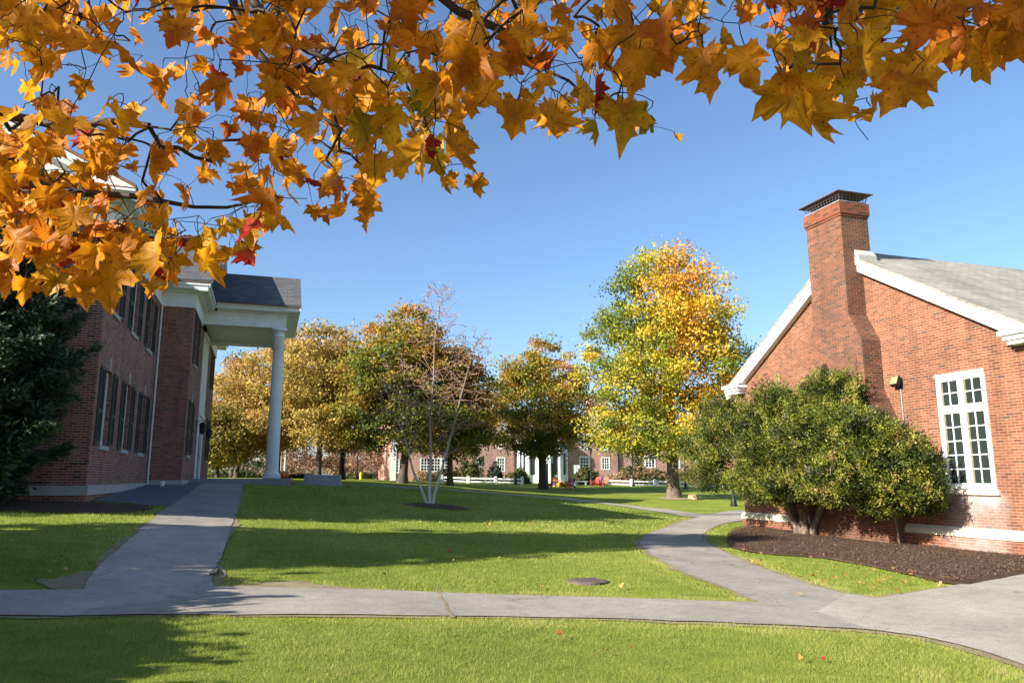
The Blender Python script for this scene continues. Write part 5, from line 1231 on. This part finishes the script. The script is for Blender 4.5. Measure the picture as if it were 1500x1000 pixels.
for k in range(60): addleaf(gm.uniform(-380, -20), gm.uniform(-40, 420), gm.uniform(1.7, 2.8), gm.uniform(.08, .12))
# connect leaves to limbs by thin twigs (nearest neighbour growth)
arr = np.array(nodes); par = list(npar); okv = np.array(vis)
atp = [l[0]+np.array([0, 0, .03+.02*gm.random()])+gm.normal(size=3)*.012 for l in leaves]
order = np.argsort([np.min(np.linalg.norm(arr[okv]-a_, axis=1)) for a_ in atp]); tipnode = {}
for k in order:
    a_ = atp[k]; dd = np.linalg.norm(arr-a_, axis=1)+np.where(okv, 0, 1e6)+.6*np.maximum(0, a_[2]-arr[:, 2]+.0)*.3; j = int(np.argmin(dd)); p = arr[j]; Ln = np.linalg.norm(a_-p); prev = j
    for q in (1, 2):
        m = p+(a_-p)*q/3+gm.normal(size=3)*.03*Ln+np.array([0, 0, .06*Ln]); arr = np.vstack([arr, m]); par.append(prev); okv = np.append(okv, True); prev = len(arr)-1
    arr = np.vstack([arr, a_]); par.append(prev); okv = np.append(okv, True); tipnode[k] = len(arr)-1
bm, rad = branch_mesh(arr, par, .085, .0009, skip=4, sides=6, power=.74)
tk = MB(); tk.tube([(MX, MY, -.3), (MX, MY, .1), (MX+.03, MY, .8), (MX+.08, MY+.02, 1.8), (MX+.2, MY+.1, 3.0), tuple(hub), (MX+.9, MY+.5, 6.2), (MX+.8, MY+.3, 8.0)], [.3, .24, .19, .175, .16, .13, .07, .02], 14)
obj("trunk", tk, M['bark'], mp_, smooth=True)
# leaf outlines: five-lobed maple leaf, tip towards -v, stalk joint at the origin
half = [(0, 0), (.12, -.01), (.28, .10), (.31, .03), (.50, .04), (.44, -.06), (.42, -.14), (.50, -.19), (.62, -.33), (.70, -.45), (.56, -.45), (.53, -.55), (.42, -.51), (.30, -.52), (.26, -.57), (.30, -.70), (.34, -.79), (.21, -.80), (.12, -.92), (0, -1.12)]
outl = half+[(-x, y) for x, y in half[-2:0:-1]]; ctr = (0, -.36)
base2 = np.array([ctr]+outl); NB = len(outl)
mid2 = np.array([ctr])*.5+np.array(outl)*.5                       # inner ring so the blade can bend
L2 = np.vstack([base2[:1], mid2, base2[1:]])
tri = []
for k in range(NB):
    a_, b_ = 1+k, 1+(k+1) % NB; tri += [(0, a_, b_), (a_, a_+NB, b_+NB), (a_, b_+NB, b_)]
tri = np.array(tri); VV = []; FF = []; TT = []; o_ = 0; pet = bm
patch = lambda px, py: noise.noise(Vector((px*.006, py*.008, 2.2)))
for k, (p, s, px, py) in enumerate(leaves):
    S2 = L2.copy(); S2[:, 0] *= gm.uniform(.8, 1.1); S2 *= s*1.05
    S2[1+NB:] *= (1+gm.normal(size=(NB, 1))*.05)
    x, y = S2[:, 0], S2[:, 1]; fold = gm.uniform(-.1, .75); curl = gm.uniform(-1.2, 4.5); cup = gm.uniform(-2, 5)
    z = np.abs(x)*fold+curl*y*y/ (s*4)*.5+cup*x*x/(s*4)*.6+gm.normal(size=len(x))*s*.025+s*.10*np.sin(x/s*5+gm.uniform(0, 6))*np.sin(y/s*4+gm.uniform(0, 6))
    Lc = np.stack([x, y, z], 1)
    down = np.array([gm.normal()*.4, gm.normal()*.4, -1.0]); down /= np.linalg.norm(down)      # leaf hangs along this
    nrm = -FWD*gm.uniform(.2, 1.2)+RT*gm.normal()*.55+np.array([0, 0, gm.normal()*.45+.1])
    if gm.random() < .22: nrm = gm.normal(size=3)
    nrm -= down*np.dot(nrm, down); nrm /= np.linalg.norm(nrm); sd = np.cross(-down, nrm)
    Wp = atp[k]+np.array([0, 0, 0])+sd*Lc[:, :1]+(-down)*(Lc[:, 1:2])+nrm*Lc[:, 2:3]+down*s*.5
    VV.append(Wp); FF.append(tri+o_); o_ += len(Wp)
    tn = min(.86, .56+.45*patch(px, py)+.12*gm.normal())
    if gm.random() < .025: tn = .99
    if 1100 < px < 1260 and py < 40: tn = max(tn, gm.uniform(.75, 1.0))
    tv = tn+.06*(np.abs(Lc[:, 0])/s)+.06*(-(Lc[:, 1])/s-.4); TT.append(np.clip(tv, 0, 1))
    pet.tube([atp[k], atp[k]+down*s*.25+nrm*.006, atp[k]+down*s*.5], .0012, 4, False)
lv = np_mesh("leaves", np.vstack(VV), np.vstack(FF), M['leaf_maple'], mp_, np.concatenate(TT), off=OFF, smooth=True)
tipset = [k for k, q in enumerate(outl) if (abs(q[0]), q[1]) in ((.70, -.45), (.34, -.79), (0, -1.12), (.50, .04))]
vn = np.zeros(len(L2)); vn[0] = 1
for k in tipset: vn[1+k] = 1; vn[1+NB+k] = 1
ve = lv.data.attributes.new("vein", 'FLOAT', 'POINT'); ve.data.foreach_set('value', np.tile(vn, len(leaves)).astype(np.float32))
obj("branches", bm, M['twig_maple'], mp_, smooth=True)
# rest of the crown, above and behind the photographer: it shades the leaves in view
pts = []
while len(pts) < 520:
    c = np.array([gm.uniform(-9, 1.5), gm.uniform(-7, 2.6), gm.uniform(3.2, 8.5)])
    if c[1]+.55*c[2] > 3.3 or (c[0]-MX)**2/30+(c[1]-MY)**2/22+((c[2]-5.6)/3.2)**2 > 1.25: continue
    v = c-CAM; dp = v @ FWD
    if dp > -.3:
        q = proj(c) if dp > .05 else (0, -9999, 1)
        if dp <= .05 or (-420 < q[0] < 1900 and q[1] > -420): continue
    pts.append(c)
pts = np.array(pts); per = 26; P = np.repeat(pts, per, 0)+gm.normal(size=(len(pts)*per, 3))*.3
vq = P-CAM; dq = vq @ FWD; qx = 750+FPX*(vq @ RT)/np.maximum(dq, .01); qy = 500-FPX*(vq @ UP)/np.maximum(dq, .01)
P = P[~((dq > 0) & (qx > -200) & (qx < 1700) & (qy > -200))]
V, F = leaf_quads(P, np.full(len(P), .15), None, .9, .3, 55)
np_mesh("upper_crown", V, F, M['leaf_maple'], mp_, np.full(len(V), .5)+.2*np.repeat(gm.random(len(P)), 4), off=OFF)

# ---------------------------------------------------------------- grass
gg = np.random.default_rng(404)
def scatter(n, x0, x1, y0, y1): return gg.uniform(x0, x1, n), gg.uniform(y0, y1, n)
bl = []
for (y0, y1, dens, hh, wd) in ((4.6, 7.5, 6500, .031, .004), (7.5, 10.5, 4200, .034, .0047), (10.5, 15, 2000, .04, .0065), (15, 21, 560, .048, .0105), (21, 32, 170, .065, .017), (32, 46, 60, .075, .028)):
    x0 = -.36*y1-2.2; x1 = min(1.32*y1+1.5, 19 if y0 < 22 else 1.2*y1)
    n = int((x1-x0)*(y1-y0)*dens); X, Y = scatter(n, x0, x1, y0, y1)
    phi = np.degrees(np.arctan2(X, Y)); k = (phi > -22) & (phi < 55); X, Y = X[k], Y[k]
    bl.append(np.stack([X, Y, np.full(len(X), hh), np.full(len(X), wd)], 1))
bl = np.vstack(bl); X, Y = bl[:, 0], bl[:, 1]; keep = np.ones(len(X), bool)
for p in NOGRASS: keep &= ~inside(p, X, Y)
u = gg.random(len(X))
for p in EDGES.values(): keep &= ~(inside(p, X, Y) & (u > .4))
keep |= inside(crack, X, Y)
keep &= ~((X > 16) & (Y > 11)) & ~((X < -4.3) & (Y > 21.9)) & ~((X < 1.1) & (X > -3.5) & (Y > 34.9)) & ~((np.hypot(X-mh[0], Y-mh[1]) < .4))
bl = bl[keep]; X, Y = bl[:, 0], bl[:, 1]
pn = np.sin(X*1.3+1.7*np.sin(Y*.9))*np.sin(Y*1.1+1.3*np.sin(X*.7)); pn2 = np.sin(X*5.1+2*np.sin(Y*4.3))*np.sin(Y*4.7+1.5*np.sin(X*3.9))
hgt = bl[:, 2]*(.65+.6*gg.random(len(X)))*(1+.22*pn+.25*pn2); wd = bl[:, 3]; ang = gg.random(len(X))*2*np.pi
cx, sx = np.cos(ang), np.sin(ang); la = gg.random(len(X))*2*np.pi; ll = hgt*gg.uniform(.2, 1.0, len(X)); z0 = ZA(X, Y)-.004
b0 = np.stack([X-cx*wd/2, Y-sx*wd/2, z0], 1); b1 = np.stack([X+cx*wd/2, Y+sx*wd/2, z0], 1); tp = np.stack([X+np.cos(la)*ll, Y+np.sin(la)*ll, z0+hgt], 1)
V = np.stack([b0, b1, tp], 1).reshape(-1, 3); F = np.arange(len(V)).reshape(-1, 3)
edge = np.zeros(len(X))
pn3 = np.sin(X*.42+2.1*np.sin(Y*.37))*np.sin(Y*.5+1.9*np.sin(X*.31))
tn = .44+.10*pn+.12*pn2+.10*pn3+.19*gg.normal(size=len(X))+np.where(gg.random(len(X)) < .04, .4, 0)
for i, k in enumerate(('front_path', 'side_path', 'curved_path')):
    tn = tn+np.where(inside(grow(PATHS[k], .05, .75, 20+i), X, Y), .05+.3*gg.random(len(X)), 0)
kind(np_mesh("grass", V, F, M['grass_blade'], None, np.repeat(np.clip(tn, 0, 1), 3)), 'stuff')

# ---------------------------------------------------------------- fallen leaves and wood chips
fl_ = []
def drop(n, fn):
    k = 0
    while k < n:
        x, y = fn(); k += 1
        on = any(inside(p, np.array([x]), np.array([y]))[0] for p in PATHS.values())
        if not on or gg.random() < .06: fl_.append((x, y))
def pxr(x0, x1, y0, y1): return lambda: tuple(G(gg.uniform(x0, x1), gg.uniform(y0, y1))[:2])
drop(150, pxr(1080, 1390, 800, 875)); drop(60, pxr(1060, 1480, 775, 850)); drop(45, pxr(330, 1000, 745, 870)); drop(8, pxr(0, 1500, 905, 1000)); drop(60, pxr(690, 1060, 722, 780)); drop(25, pxr(0, 240, 745, 850)); drop(60, pxr(930, 1040, 726, 745)); drop(30, pxr(1100, 1300, 850, 880)); drop(25, pxr(880, 1040, 760, 800))
VV = []; FF = []; TT = []; o_ = 0
LF = base2.copy(); LF[:, 1] += .5; trif = np.array([(0, 1+k, 1+(k+1) % NB) for k in range(NB)])
for (x, y) in fl_:
    s = gg.uniform(.03, .068); a_ = gg.random()*6.28; q = LF*s; z = np.abs(q[:, 0])*gg.uniform(0, .9)+np.abs(q[:, 1])*gg.uniform(-.1, .5)
    px_ = q[:, 0]*math.cos(a_)-q[:, 1]*math.sin(a_)+x; py_ = q[:, 0]*math.sin(a_)+q[:, 1]*math.cos(a_)+y
    tx, ty = gg.normal()*.35, gg.normal()*.35
    VV.append(np.stack([px_, py_, ZA(px_, py_)+.055+z+(px_-x)*tx+(py_-y)*ty], 1)); FF.append(trif+o_); o_ += len(q); TT.append(np.full(len(q), gg.random()*.95))
kind(np_mesh("fallen_leaves", np.vstack(VV), np.vstack(FF), M['leaf_fallen'], None, np.concatenate(TT)), 'stuff')
rd_ = G(1206, 972); q = LF*.06; tag(np_mesh("red_leaf", np.stack([q[:, 0], q[:, 1], np.abs(q[:, 0])*.5+.045], 1), trif, M['leaf_fallen'], None, np.full(len(q), 1.0)), "single bright red leaf on the front lawn", "leaf").location = tuple(rd_)
# mulch chips
n = 24000; mx0, my0 = mulch.min(0); mx1, my1 = mulch.max(0); X, Y = scatter(n*2, mx0, min(mx1, 16.3), my0, my1); k = inside(mulch, X, Y); X, Y = X[k], Y[k]
a_ = gg.random(len(X))*6.28; L = gg.uniform(.008, .026, len(X)); w = L*.4; zz = ZA(X, Y)+.085+gg.uniform(0, .015, len(X)); tl = gg.normal(size=len(X))*.3*L
c_, s_ = np.cos(a_), np.sin(a_)
V = np.stack([np.stack([X-c_*L-s_*w, Y-s_*L+c_*w, zz-tl], 1), np.stack([X-c_*L+s_*w, Y-s_*L-c_*w, zz-tl], 1), np.stack([X+c_*L+s_*w, Y+s_*L-c_*w, zz+tl+.006], 1), np.stack([X+c_*L-s_*w, Y+s_*L+c_*w, zz+tl+.006], 1)], 1).reshape(-1, 3)
M['chip'] = leaf_mat("bark chip", [(0, (.06, .036, .024)), (.8, (.125, .075, .048)), (1, (.22, .15, .10))], .0, .9)
kind(np_mesh("mulch_chips", V, np.arange(len(V)).reshape(-1, 4), M['chip'], None, np.repeat(gg.random(len(X)), 4)), 'stuff')
